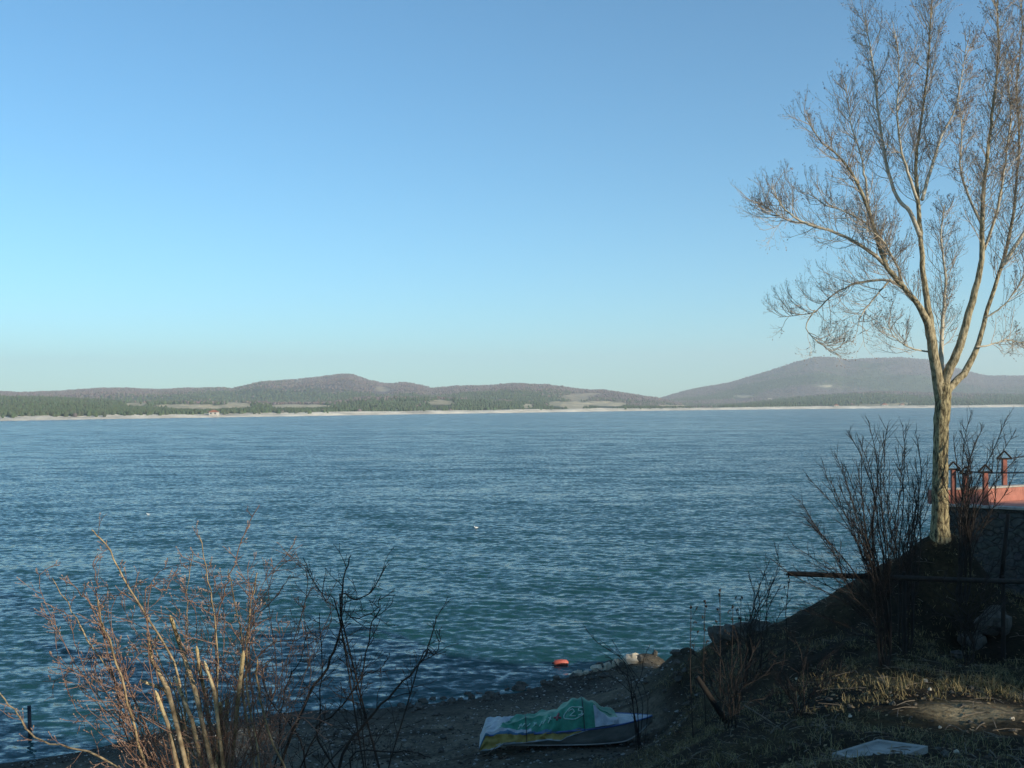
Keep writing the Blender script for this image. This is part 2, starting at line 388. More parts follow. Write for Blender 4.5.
def forest(V, cc, f, T, n, name, seed, hs_=.45):
    r = np.random.RandomState(seed); fieldness = cc[:, 0] / np.maximum(cc[:, 2], .01)
    ok = np.where((T > .03) & (T < 1.06) & (cc.max(1) < .24))[0]
    k = r.choice(ok, n); p = V[k] + np.stack([r.randn(n) * 4, r.randn(n) * 6, np.zeros(n)], 1); pinew = r.rand(n) < np.clip((f[k] - .15) * 1.3, .02, .98)
    h = np.where(pinew, r.uniform(6, 11, n), r.uniform(5, 8, n)) * hs_; wd = np.where(pinew, h * r.uniform(.30, .45, n), h * r.uniform(.5, .75, n))
    m_ = 6; a = np.arange(m_) / m_ * 2 * np.pi
    rings = [(-.1, .55), (.28, 1.0), (.68, .62), (1.0, .04)]
    vs = []
    for zf, rf in rings:
        rr_ = np.where(pinew, rf * (1 if zf > .5 else 1.0), [.55, .95, .95, .35][[q[0] for q in rings].index(zf)])
        jit = 1 + .25 * (r.rand(n, m_) - .5)
        vs.append(np.stack([p[:, 0:1] + np.cos(a) * (wd * rr_)[:, None] * jit, p[:, 1:2] + np.sin(a) * (wd * rr_)[:, None] * jit, (p[:, 2] + zf * h)[:, None] + 0 * jit], -1))
    VV = np.stack(vs, 1).reshape(-1, 3); base = (np.arange(n) * m_ * 4)[:, None, None]
    q = []
    for l in range(3):
        for j in range(m_): q.append((l * m_ + j, l * m_ + (j + 1) % m_, (l + 1) * m_ + (j + 1) % m_, (l + 1) * m_ + j))
    Q = (base + np.array(q)[None]).reshape(-1, 4)
    col = np.where(pinew[:, None], pine[None] * 1.0, bare[None]) * r.uniform(.84, 1.18, (n, 1)) * (1 + .06 * r.randn(n, 3))
    col = np.repeat(np.clip(col, .01, 1), m_ * 4, 0)
    me = bpy.data.meshes.new('woods'); me.vertices.add(len(VV)); me.vertices.foreach_set('co', VV.astype(np.float32).ravel())
    me.loops.add(Q.size); me.loops.foreach_set('vertex_index', Q.astype(np.int32).ravel()); me.polygons.add(len(Q)); me.polygons.foreach_set('loop_start', np.arange(0, Q.size, 4, dtype=np.int32)); me.update(calc_edges=True)
    at_ = me.color_attributes.new('cover', 'FLOAT_COLOR', 'POINT'); at_.data.foreach_set('color', np.concatenate([col, np.ones((len(col), 1))], 1).astype(np.float32).ravel())
    me.materials.append(M['wood']); o = bpy.data.objects.new('woods', me); COL.objects.link(o)
    tag(o, 'distant mixed woods covering the ' + name.replace('_', ' '), 'woods', None, 'stuff')
hill('mountain', 560, 1330, [(560, 412), (655, 399), (690, 389), (730, 382), (770, 370), (798, 361), (815, 356.5), (835, 357), (845, 359.5), (860, 358), (900, 356.5), (930, 359), (958, 368), (985, 375), (1024, 375), (1100, 372), (1200, 384), (1330, 395)],
     [(500, 3900), (1400, 4300)], seed=101, green=.1, nt_=150, patches=((742, 396, 10, 1, .7), (826, 386, 7, 1, .9), (770, 399, 4, .8, .9)), over=1.2, wood=36000, start=1100)
hill('far_ridge', -260, 720, [(-260, 396), (-60, 390), (0, 391.5), (20, 392.5), (60, 391), (100, 388), (125, 387.8), (160, 389), (190, 387.5), (225, 387), (232, 388.3), (262, 381.5), (300, 379), (328, 375.5), (345, 373.5), (352, 374), (367, 379.5), (385, 383.5), (405, 381.8), (420, 384.5), (432, 388), (455, 385.5), (490, 385), (515, 383), (545, 384.5), (580, 389.5), (600, 389.8), (625, 393), (655, 398), (690, 406), (720, 412)],
     [(-300, 2700), (0, 2800), (350, 3300), (520, 2600), (720, 2400)], seed=203, green=-.02, nt_=140, wood=34000, start=500,
     patches=((383, 389, 8, 1.6, .55), (440, 402.5, 14, 1.8, .8), (528, 406.3, 8, 1.3, .9), (556, 404, 10, 1.6, .6), (575, 405.5, 14, 2.4, .9), (605, 404, 20, 1.8, .85), (575, 398, 14, 2.4, .5), (590, 394, 10, 1.0, .45), (675, 406.5, 22, 1, .7), (395, 409, 4, 1, .6), (308, 400.5, 4, 1, .5), (300, 381.5, 3, .8, .5)))
hill('pine_slope', 640, 1330, [(640, 411), (690, 408), (735, 404), (780, 399), (830, 394), (880, 391), (940, 393), (1000, 394), (1060, 393), (1330, 399)],
     [(600, 2200), (1400, 2900)], seed=307, green=.55, nt_=90, wood=15000, patches=((880, 405.5, 30, 1.2, .6), (700, 407.5, 26, 1, .5), (900, 404, 14, 1, .5)))
hill('green_slope', -260, 690, [(-260, 398), (0, 397), (60, 398.5), (130, 402), (200, 402.3), (255, 402), (270, 403), (335, 402.5), (365, 398), (420, 397), (480, 400), (560, 402.5), (690, 410)],
     [(-300, 1350), (0, 1500), (690, 1750)], seed=409, green=.75, nt_=90, wood=15000, patches=((238, 405.2, 18, 1.7, 1), (195, 406.5, 40, 1.5, 1), (300, 406, 34, 1.1, 1), (135, 404.3, 12, 1.3, .8), (2, 404.5, 10, 1.2, 1), (575, 406, 14, 1.5, .8), (440, 402.5, 14, 1.8, .8), (528, 406.3, 8, 1.3, .9), (556, 404, 10, 1.6, .6), (575, 405.5, 14, 2.0, .9), (605, 404, 20, 1.6, .85), (395, 409, 4, 1, .6)))
hill('forest_hill', -260, 330, [(-260, 408), (-60, 408), (0, 406.5), (20, 405), (62, 403.5), (100, 406), (150, 409.5), (170, 411), (200, 412), (250, 412), (330, 413)],
     [(-300, 1000), (330, 1180)], seed=511, green=1.2, nt_=70, tree=2.5, wood=9000)
# beach strip
px = np.arange(-260, 1331, 2.0); d0 = np.interp(px, [p[0] for p in SH], [p[1] for p in SH])
d0 = d0 * (1 + .012 * fbm(px / 60, px * 0, 4, 5))
rows = []
zb = 2.5 + .0003 * (d0 - 700) + .7 * fbm(px / 40, px * 0, 4, 15)
for t, zz_ in ((-6, -.6), (0, .05), (12, .55), (24, 1.0), (34, 1.25)):
    D = d0 + t; rows.append(np.stack([(px - 512) / F * D, D, zz_ * zb], 1))
V = np.concatenate(rows); cb = np.tile(np.array([.80, .71, .56]), (len(V), 1)) * (1 + .3 * fbm(V[:, 0] / 18, V[:, 1] / 18, 3, 6))[:, None]
tag(grid_mesh('far_beach', V, 5, len(px), M['hill'], cb), kind='structure')

# ------------------------------------------------------------------ houses on the far shore
M['whitewash'] = simple('white render', (.40, .38, .34), (.52, .50, .45), .3, .9, 0)
M['redroof'] = simple('red roof tiles', (.22, .08, .05), (.32, .13, .08), .5, .9, 0)
M['window'] = simple('dark window glass', (.02, .025, .03), (.04, .045, .05), 1, .2, 0)
def far_house(px, D, wdt, h, label):
    d = np.interp(px, [p[0] for p in SH], [p[1] for p in SH]) + D
    p = Vector(((px - 512) / F * d, d, 2.0)); r = empty('house', p)
    m = MB(); m.box((0, 0, h / 2 - .6), (wdt, 6, h + 1.2)); wl = m.build('wall', M['whitewash'], r); wl.matrix_parent_inverse = Matrix()
    m = MB(); a = wdt / 2 + .4
    for y in (-3.4, 3.4): m.poly([(-a, y, h), (a, y, h), (0, y, h + wdt * .28)][::(1 if y < 0 else -1)])
    m.poly([(-a, -3.4, h), (0, -3.4, h + wdt * .28), (0, 3.4, h + wdt * .28), (-a, 3.4, h)]); m.poly([(a, -3.4, h), (a, 3.4, h), (0, 3.4, h + wdt * .28), (0, -3.4, h + wdt * .28)])
    m.build('roof', M['redroof'], r).matrix_parent_inverse = Matrix()
    for sx in (-.25, .25):
        m = MB(); m.box((sx * wdt, -3.02, h * .55), (1.1, .1, 1.3)); m.build('window', M['window'], r).matrix_parent_inverse = Matrix()
    tag(r, label, 'house', 'houses along the far shore')
far_house(214, 10, 7, 2.2, 'small white beach house standing on the pale far shore below the long field')
far_house(884, 40, 9, 3, 'red roofed white house by the beach left of the big bare tree')
far_house(902, 36, 7, 3, 'red roofed white house just left of the tree trunk on the far shore')
far_house(836, 24, 7, 2.6, 'low white house on the far beach below the mountain slope')

# ------------------------------------------------------------------ branching plants
def rdir(d, ang, r):
    o = d.orthogonal().normalized(); q = d.cross(o); a = r.uniform(0, 6.283)
    return (d * math.cos(ang) + (o * math.cos(a) + q * math.sin(a)) * math.sin(ang)).normalized()
def sprout(mb, p, d, L, r0, lev, r, kids, ang, up=.12, wig=.10, n=4, tips=None, ratio=.5, taper=.35, spans=(.25, 1)):
    segs = max(3, min(7, int(L / .12))) if lev else 3
    pts = [p.copy()]; dd = d.copy(); rad = [r0]
    for i in range(segs):
        dd = (dd + Vector((r.gauss(0, wig), r.gauss(0, wig), r.gauss(0, wig) + up))).normalized()
        pts.append(pts[-1] + dd * (L / segs)); rad.append(r0 * (1 - (1 - taper) * (i + 1) / segs))
    mb.tube(pts, rad, n if r0 > .006 else 3, cap=False)
    if lev > 0:
        k = kids[lev - 1] if not callable(kids) else kids(lev)
        for j in range(k):
            t = r.uniform(*spans) if j else .97
            q = t * segs; i = min(int(q), segs - 1); s_ = pts[i].lerp(pts[i + 1], q - i)
            t_ = (pts[i + 1] - pts[i]).normalized()
            sprout(mb, s_, rdir(t_, ang * r.uniform(.6, 1.3) * (1 if j else .4), r), L * ratio * r.uniform(.6, 1.25) * (1.15 - .45 * t), max(rad[i] * .62, .0022), lev - 1, r, kids, ang, up, wig, n, tips, ratio, taper, spans)
    elif tips is not None: tips.append((pts[-1], dd)); tips.append((pts[-2], dd))
def along(pts, t):
    L = [(pts[i + 1] - pts[i]).length for i in range(len(pts) - 1)]; s = sum(L) * t
    for i, l in enumerate(L):
        if s <= l or i == len(L) - 1: return pts[i].lerp(pts[i + 1], min(s / l, 1)), (pts[i + 1] - pts[i]).normalized(), i + min(s / l, 1)
        s -= l
def smooth(pts, rads, sub=4):
    out = []; ro = []
    for i in range(len(pts) - 1):
        p0 = pts[max(i - 1, 0)]; p1 = pts[i]; p2 = pts[i + 1]; p3 = pts[min(i + 2, len(pts) - 1)]
        for k in range(sub):
            t = k / sub; t2 = t * t; t3 = t2 * t
            out.append(.5 * ((2 * p1) + (p2 - p0) * t + (2 * p0 - 5 * p1 + 4 * p2 - p3) * t2 + (3 * p1 - p0 - 3 * p2 + p3) * t3)); ro.append(rads[i] * (1 - t) + rads[i + 1] * t)
    out.append(pts[-1]); ro.append(rads[-1]); return out, ro

# ------------------------------------------------------------------ the tall bare tree
TY = 22.0
def big_tree():
    r = random.Random(4); base = P(940, 542, TY); root = empty('bare_tree', base)
    tag(root, 'tall bare tree with forked pale trunk and fine leafless crown on the bank', 'tree')
    px2m = TY / F
    trunk = [(940, 575, 16), (940, 547, 13.5), (940, 537, 11.2), (940, 522, 9.7), (940, 495, 8.8), (940.5, 460, 8.2), (941.5, 425, 8.0), (943, 400, 8.6), (943, 386, 8.0)]
    pts, rd = smooth([P(a, b, TY) for a, b, _ in trunk], [q * px2m * .89 for *_, q in trunk], 5)
    for i in range(len(pts)): pts[i] = pts[i] + Vector((r.gauss(0, .006), r.gauss(0, .006), 0))
    m = MB(); m.tube(pts, [q * (1 + r.gauss(0, .03)) for q in rd], 16); tk = m.build('trunk', M['bark'], root, True)
    limbs = [  # pixels, radius in pixels, depth drift
        ([(941, 400), (936, 370), (931, 340), (926, 318), (914, 300), (893, 275), (885, 262), (869, 213), (855, 179), (838, 156), (822, 142), (806, 118)], [6.5, 6, 5.2, 4.8, 3.8, 3.4, 3, 2.4, 1.8, 1.3, .9, .5], -.9, .3),
        ([(936, 372), (934, 345), (928, 308), (923, 274), (921, 240), (918, 205), (916, 165), (920, 129), (926, 85), (930, 34), (933, -30), (936, -90)], [4.6, 4.3, 3.8, 3.5, 3.2, 2.9, 2.3, 1.8, 1.5, 1.1, .8, .4], .4, .35),
        ([(920, 236), (910, 212), (897, 197), (886, 162), (879, 118), (874, 74), (869, 40), (862, 10)], [2.6, 2.4, 2.2, 2, 1.6, 1.2, .8, .4], 1.6, .25),
        ([(917, 200), (908, 172), (900, 145), (897, 108), (899, 70), (895, 30)], [1.8, 1.5, 1.2, 1, .7, .4], -1.4, .2),
        ([(922, 200), (930, 172), (937, 150), (943, 133), (956, 106), (963, 70), (968, 40)], [2, 1.8, 1.6, 1.3, 1, .7, .4], 1.2, .2),
        ([(943, 392), (948, 372), (960, 346), (972, 301), (982, 259), (982, 210), (985, 176), (990, 135), (994, 95), (999, 51), (997, 12), (1000, -40)], [5.5, 5.3, 5, 4.4, 3.6, 3, 2.5, 2.1, 1.7, 1.3, .9, .4], -1.0, .35),
        ([(943, 398), (953, 384), (967, 369), (979, 342), (988, 308), (1001, 267), (1012, 225), (1016, 186), (1019, 135), (1017, 85), (1022, 30), (1020, -20)], [4.6, 4.4, 4.2, 3.4, 3, 2.6, 2.2, 1.8, 1.5, 1.2, .8, .4], 1.1, .3),
        ([(1001, 267), (1022, 236), (1044, 196), (1058, 140), (1064, 80), (1060, 20)], [2.2, 2, 1.7, 1.3, .9, .4], .8, .25),
        ([(888, 268), (869, 251), (838, 234), (801, 221), (781, 205), (771, 183)], [2.2, 2, 1.7, 1.3, .8, .4], -1.2, .1),
        ([(838, 234), (812, 224), (790, 221), (773, 212), (761, 203)], [1.2, 1, .8, .6, .3], -.8, .6),
        ([(907, 291), (893, 282), (880, 280), (862, 282), (845, 288), (829, 298), (815, 312), (800, 315), (778, 317)], [1.9, 1.7, 1.5, 1.4, 1.2, 1, .8, .6, .3], .9, .2),
        ([(891, 279), (880, 291), (868, 306), (860, 318), (857, 332)], [1.3, 1.1, .8, .6, .3], -.7, .2),
        ([(815, 310), (806, 328), (822, 345), (832, 352)], [.8, .6, .5, .3], .3, .4),
        ([(931, 352), (918, 350), (905, 345), (893, 335), (885, 318)], [1, .9, .7, .5, .3], -.5, .2),
        ([(976, 347), (990, 345), (1006, 340), (1024, 342), (1040, 330)], [1.1, .9, .8, .6, .3], .6, .2),
        ([(985, 318), (998, 310), (1012, 296), (1026, 272), (1040, 240)], [1.2, 1, .8, .6, .3], -.6, .2),
        ([(869, 213), (866, 185), (862, 160), (850, 120), (846, 85)], [1.6, 1.3, 1, .7, .4], .5, .3),
        ([(886, 255), (876, 232), (852, 214), (826, 205), (805, 190)], [1.5, 1.3, 1, .7, .4], 1.5, .2),
        ([(982, 225), (968, 195), (960, 165), (962, 130), (957, 95)], [1.7, 1.4, 1.1, .8, .4], 1.5, .2),
        ([(943, 386), (941, 352), (943, 318), (946, 280), (941, 240), (944, 205)], [3.0, 2.6, 2.1, 1.6, 1.1, .5], 1.4, .2),
        ([(984, 250), (996, 215), (1003, 175), (1010, 120), (1006, 60)], [1.7, 1.5, 1.2, .9, .4], -1.8, .2),
        ([(905, 291), (895, 262), (880, 238), (860, 225)], [1.4, 1.2, .9, .4], -2.0, .2)]
    tw = MB(); tips = []
    for pix, rd_, drift, t0 in limbs:
        n = len(pix); ps = [P(a, b, TY + drift * (i / (n - 1)) * (1 if n > 6 else .6)) for i, (a, b) in enumerate(pix)]
        ps, rs = smooth(ps, [q * px2m * (.92 - .2 * min(i / 4, 1)) for i, q in enumerate(rd_)], 4)
        ps = [p + Vector((r.gauss(0, .006), r.gauss(0, .01), r.gauss(0, .006))) if 2 < i else p for i, p in enumerate(ps)]
        lm = MB(); lm.tube(ps, rs, 9 if rs[0] > .05 else 6); lm.build('limb', M['limb'] if rs[0] < .075 else M['roughlimb'], root, True)
        L = sum((ps[i + 1] - ps[i]).length for i in range(len(ps) - 1))
        for j in range(int(L * 15)):
            t = t0 + (1 - t0) * (j + r.random()) / (L * 15)
            p, d, _ = along(ps, min(t, .995))
            Ls = r.uniform(.3, .95) * (1.0 if t < .75 else .75)
            sprout(tw, p, rdir(d, R(r.uniform(28, 68)), r), Ls, r.uniform(.005, .010), 2, r, [4, 6], R(42), .17, .13, 4, tips, .48, .5)
    tw.build('twigs', M['twig'], root)
    b = MB()
    for p, d in tips:
        if r.random() < .4:
            q = p + d * .02; s_ = r.uniform(.006, .012); o = d.orthogonal() * s_
            e = d * s_ * 3.2; q2 = d.cross(o)
            b.poly([q - o, q + q2, q + e]); b.poly([q + o, q - q2, q + e])
    b.build('buds', M['bud'], root)
big_tree()

# ------------------------------------------------------------------ shrubs
def fan_shrub(name, label, stems, base, Y, mat, tmat, seed, dens=7, tl=(.2, .6), tr=.0045, stubs=(), jitter=.5, lev=2, parent_label='shrub', ang=R(45), tipm=None, up=.08, thin=.6, spread=.14, thinner=0):
    r = random.Random(seed); root = empty(name, base); tag(root, label, parent_label)
    tw = MB(); tips = []; k = Y / F; sm = MB(); th_ = MB()
    for pix, r0, r1 in stems:
        n = len(pix); dr = r.uniform(-jitter, jitter)
        ps = [P(a, b, Y + dr * (i / max(n - 1, 1))) for i, (a, b) in enumerate(pix)]
        q0 = base + Vector((r.gauss(0, spread), r.gauss(0, spread * .7), 0))
        if (ps[0] - q0).length > .12: ps = [q0] + ps; r0_ = [r0 * 1.15]
        else: r0_ = []
        n2 = len(ps); rads = [(r0 + (r1 - r0) * i / (n2 - 1)) * k * thin for i in range(n2)]
        ps, rads = smooth(ps, rads, 4); ps = [q + Vector((r.gauss(0, .004), r.gauss(0, .004), r.gauss(0, .004))) for q in ps]; (sm if r0 >= thinner else th_).tube(ps, rads, 6)
        L = sum((ps[i + 1] - ps[i]).length for i in range(len(ps) - 1))
        for j in range(int(L * dens)):
            t = .3 + .7 * (j + r.random()) / (L * dens)
            p, d, ii = along(ps, min(t, .99))
            sprout(tw, p, rdir(d, ang * r.uniform(.6, 1.4), r), r.uniform(*tl) * (1.2 - .6 * t), tr * r.uniform(.7, 1.2), lev - 1, r, [3, 4], ang, up, .12, 4, tips, .5, .45)
    sm.build('stems', mat, root, True)
    if th_.v: th_.build('thin_stems', tmat, root, True)
    tw.build('twigs', tmat, root)
    for pix, rr0_ in stubs:
        rr_ = rr0_ * .60; ps = [P(a, b, Y + r.uniform(-.3, .3)) for a, b in pix]; ps = [base + Vector((r.gauss(0, .2), r.gauss(0, .1), 0))] + ps
        m = MB(); m.tube(ps[:-1] + [ps[-1]], [rr_ * k * 1.15] * (len(ps) - 1) + [rr_ * k * .9], 8)
        e = ps[-1]; d = (ps[-1] - ps[-2]).normalized()
        st = m.build('stub', M['stem'], root, True)
        m = MB(); m.tube([e - d * .13, e, e + d * .03], [rr_ * k * 1.02, rr_ * k * .98, rr_ * k * .3], 8); m.build('cut_end', M['cut'], st)
    if tipm:
        b = MB()
        for p, d in tips:
            s_ = .003; o = d.orthogonal() * s_; b.poly([p - o, p + o, p + d * .010])
        b.build('buds', tipm, root)
    return root
sb = Vector((-1.75, 6.0, gz(-1.75, 6.0) - .05))
stems = [
    ([(160, 800), (140, 745), (125, 690), (108, 640), (101, 620), (98, 600)], 3.6, 1.2), ([(150, 790), (125, 700), (88, 640), (72, 612), (52, 578)], 3.2, .9), ([(101, 625), (80, 595), (66, 575)], 2, .8),
    ([(195, 800), (180, 680), (150, 622), (125, 580), (104, 543), (92, 530)], 3.0, 1.2), ([(100, 625), (120, 595), (128, 582)], 1.2, .7), ([(101, 620), (98, 585), (94, 562), (104, 552)], 1.8, .8),
    ([(145, 612), (165, 590), (178, 566)], 1.6, 1.0), ([(185, 790), (186, 700), (186, 640), (188, 590), (192, 552)], 2.4, .9), ([(215, 790), (217, 700), (216, 625), (208, 580), (198, 535)], 2.4, .9),
    ([(216, 640), (225, 595), (230, 575), (246, 530), (260, 505)], 1.9, .8), ([(250, 800), (243, 700), (242, 640), (232, 590), (228, 570)], 3.4, 1.1), ([(255, 800), (247, 690), (248, 640), (252, 600), (257, 573)], 2.6, 1.2),
    ([(244, 640), (265, 610), (280, 592), (290, 575)], 1.4, .7), ([(262, 800), (255, 720), (249, 650), (249, 600), (249, 560)], 2.2, .7), ([(270, 800), (255, 700), (240, 640), (220, 618), (196, 605), (180, 596)], 1.6, .8),
    ([(120, 768), (70, 748), (35, 738), (18, 715), (0, 694), (-20, 660)], 2.6, 1.4), ([(200, 800), (150, 735), (120, 712), (95, 712), (75, 722)], 1.7, .9), ([(130, 705), (100, 690), (70, 668), (52, 660)], 1.5, .7),
    ([(110, 668), (85, 665), (55, 680), (42, 682)], 1.2, .6), ([(230, 800), (225, 740), (262, 720), (300, 716), (330, 725)], 1.5, .8), ([(240, 790), (250, 745), (285, 722), (310, 718)], 1.4, .7),
    ([(210, 800), (196, 735), (172, 733), (140, 715)], 1.5, .9), ([(222, 800), (236, 700), (262, 652), (290, 640), (312, 636)], 2, .8), ([(232, 800), (214, 690), (198, 660), (170, 648), (150, 650)], 1.6, .8),
    ([(290, 800), (268, 730), (258, 690), (256, 660)], 3, 1.4), ([(205, 800), (190, 745), (178, 700), (160, 660), (152, 640)], 2.4, 1.2), ([(175, 800), (150, 740), (138, 712), (122, 660), (110, 622)], 2, .8)]
stubs = [([(190, 780), (168, 690), (152, 660), (149, 640)], 3.4), ([(215, 780), (195, 690), (180, 645), (171, 618)], 3.4), ([(218, 780), (206, 700), (200, 670), (197, 650)], 2.8),
         ([(225, 780), (214, 690), (206, 666)], 2.6), ([(195, 780), (180, 720), (165, 690), (145, 682)], 2.8), ([(205, 780), (192, 720), (176, 680)], 3.0), ([(218, 780), (222, 720), (220, 704)], 3.2), ([(230, 780), (238, 700), (243, 655)], 3.4), ([(226, 790), (226, 735), (227, 700)], 3.6), ([(182, 790), (170, 730), (157, 695)], 3.0)]
er = random.Random(55)
for _ in range(34):
    bx_ = er.uniform(120, 290); tx_ = bx_ + (bx_ - 205) * er.uniform(.2, 1.0) + er.gauss(0, 30); ty_ = er.uniform(575, 700)
    stems.append(([(bx_ * .5 + 105, 800), ((bx_ + tx_) / 2 + er.gauss(0, 14), (790 + ty_) / 2), (tx_, ty_), (tx_ + er.gauss(0, 22), ty_ - er.uniform(10, 40))], er.uniform(1.0, 1.9), .5))
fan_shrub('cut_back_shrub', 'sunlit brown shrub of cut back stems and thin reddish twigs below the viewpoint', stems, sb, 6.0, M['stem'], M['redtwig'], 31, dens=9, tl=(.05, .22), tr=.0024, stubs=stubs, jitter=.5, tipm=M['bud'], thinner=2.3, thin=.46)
sb2 = Vector((-.75, 6.3, gz(-.75, 6.3) - .05))
stems2 = [([(285, 800), (303, 709), (327, 668), (339, 638), (341, 614), (344, 579), (350, 555)], 3.2, .9), ([(341, 614), (356, 600), (371, 592), (386, 566)], 1.7, .7), ([(339, 618), (325, 600), (310, 575), (304, 558)], 1.4, .6), ([(342, 630), (358, 619), (375, 610), (381, 595)], 1.2, .6),
          ([(339, 768), (359, 730), (389, 697), (416, 668), (428, 647), (436, 615)], 3, .8), ([(418, 666), (434, 655), (440, 640), (436, 628)], 1.3, .6), ([(318, 740), (338, 712), (360, 680), (370, 630), (381, 606)], 2, .7), ([(360, 690), (376, 672), (388, 660)], 1.2, .5),
          ([(310, 790), (300, 740), (270, 700), (262, 670)], 2, .8), ([(350, 760), (390, 752), (415, 752), (432, 758)], 1.8, .8), ([(320, 790), (345, 745), (372, 735), (390, 735)], 1.8, .7), ([(285, 800), (280, 740), (285, 690), (300, 660), (308, 630)], 1.8, .7), ([(300, 800), (318, 730), (320, 690), (322, 645), (318, 612)], 1.6, .6)]
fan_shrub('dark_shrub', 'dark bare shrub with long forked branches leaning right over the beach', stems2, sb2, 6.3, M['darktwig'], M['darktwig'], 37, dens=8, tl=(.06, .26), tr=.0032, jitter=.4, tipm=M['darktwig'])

# shrubs on the shaded bank
def brush(px, Y, pyb, tops, label, seed, r0=2.6, mat='darktwig', dens=9, tl=(.15, .5)):
    base = P(px, pyb, Y); base.z = gz(base.x, base.y) - .05; r = random.Random(seed); st = []
    for tx, ty in tops + [(tx + r.gauss(0, 12), ty + r.uniform(5, 50)) for tx, ty in tops]:
        bx = px + r.choice((-5, -2, 2, 6)) * Y / 18; v_ = (tx - bx)
        st.append(([(bx, pyb + 3), (bx + v_ * .10, pyb + (ty - pyb) * .25), (bx + v_ * .36 + r.uniform(-9, 9), pyb + (ty - pyb) * .52 + r.uniform(-8, 8)), (bx + v_ * .7 + r.uniform(-9, 9), pyb + (ty - pyb) * .78), (tx, ty)], r0 * r.uniform(.35, .85), .5))
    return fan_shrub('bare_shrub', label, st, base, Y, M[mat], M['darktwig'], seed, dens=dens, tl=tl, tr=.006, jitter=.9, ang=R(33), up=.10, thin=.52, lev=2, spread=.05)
brush(884, 18.5, 650, [(800, 500), (812, 520), (806, 475), (822, 460), (835, 452), (848, 430), (860, 440), (868, 420), (880, 440), (888, 425), (792, 545), (796, 570), (806, 560), (830, 480), (843, 470), (856, 460)], 'large dark bare shrub spreading left of the big tree on the shaded bank', 51, 2.8)
brush(905, 19.5, 640, [(903, 425), (915, 430), (896, 450), (928, 455), (912, 480), (932, 480), (890, 470), (880, 500)], 'upright dark bare shrub with a forked stem beside the tree trunk', 52, 3.2)
brush(963, 21, 585, [(972, 410), (992, 440), (1008, 415), (948, 455), (960, 430), (984, 425), (1016, 430), (975, 440)], 'dark bare shrub in front of the terrace posts right of the trunk', 53, 3.4)
brush(752, 21, 690, [(748, 575), (764, 570), (770, 560), (778, 545), (738, 610), (758, 590), (790, 600)], 'thin dark shrub at the edge of the bank above the water', 54, 1.6)
brush(968, 19, 648, [(930, 590), (945, 570), (990, 580), (1010, 600), (1000, 560), (960, 575)], 'tangled dark shrub at the foot of the stone wall', 55, 1.8, dens=9)
brush(640, 24, 705, [(583, 624), (600, 640), (612, 640), (650, 645)], 'slender leaning shrub with one long branch beyond the covered boat', 56, 1.2, dens=3, tl=(.1, .3))
brush(730, 17, 725, [(690, 650), (712, 640), (735, 630), (760, 640), (748, 650), (775, 660)], 'low dark brushy shrub on the slope right of the boat', 57, 1.6, dens=9)
brush(800, 16, 720, [(770, 650), (790, 630), (810, 640), (835, 650), (845, 670), (780, 670)], 'low dark brushy shrub in the middle of the shaded slope', 58, 1.6, dens=9)

# dry weeds with seed heads at the edge of the bank
def weed(px, pyb, pyt, Y, lean, label, seed):
    base = P(px, pyb, Y); base.z = gz(base.x, base.y) - .03; r = random.Random(seed); top = P(px + lean, pyt, Y)
    root = empty('dry_weed', base); tag(root, label, 'plant', 'dry weeds along the bank edge')
    m = MB(); h = MB(); ps = [base, base.lerp(top, .5) + Vector((r.gauss(0, .03), 0, 0)), top]; m.tube(ps, [.011, .009, .006], 5)
    for j in range(5):
        p, d, _ = along(ps, .55 + .09 * j); e = p + rdir(d, R(r.uniform(25, 45)), r) * r.uniform(.12, .28); m.tube([p, e], [.005, .004], 3)
        h = MB()
        for _ in range(3): h.blob(e + Vector((r.gauss(0, .012), r.gauss(0, .012), r.uniform(0, .05))), (.013, .013, .022), 5, .2, r.randint(0, 999))
        h.build('seed_head', M['darktwig'], root)
    h = MB()
    for _ in range(4): h.blob(top + Vector((r.gauss(0, .012), r.gauss(0, .012), r.uniform(0, .07))), (.014, .014, .024), 5, .2, r.randint(0, 999))
    m.build('stalk', M['darktwig'], root); h.build('seed_head', M['darktwig'], root)
for a in ((693, 690, 608, 20, -2, 'short dry weed with seed heads, leftmost on the bank edge'), (706, 690, 604, 20, -1, 'tall dry weed with seed heads over the dark boulders'), (720, 700, 592, 19, 0, 'tallest straight dry weed right of the boat'),
          (731, 690, 609, 19.5, 2, 'dry weed with dark clustered seed heads beside the thin shrub'), (742, 690, 600, 20, -1, 'dry weed rising just left of the thin shrub'), (788, 660, 580, 22, 1, 'dry weed standing under the end of the long pole')):
    weed(*a, seed=int(a[0]))

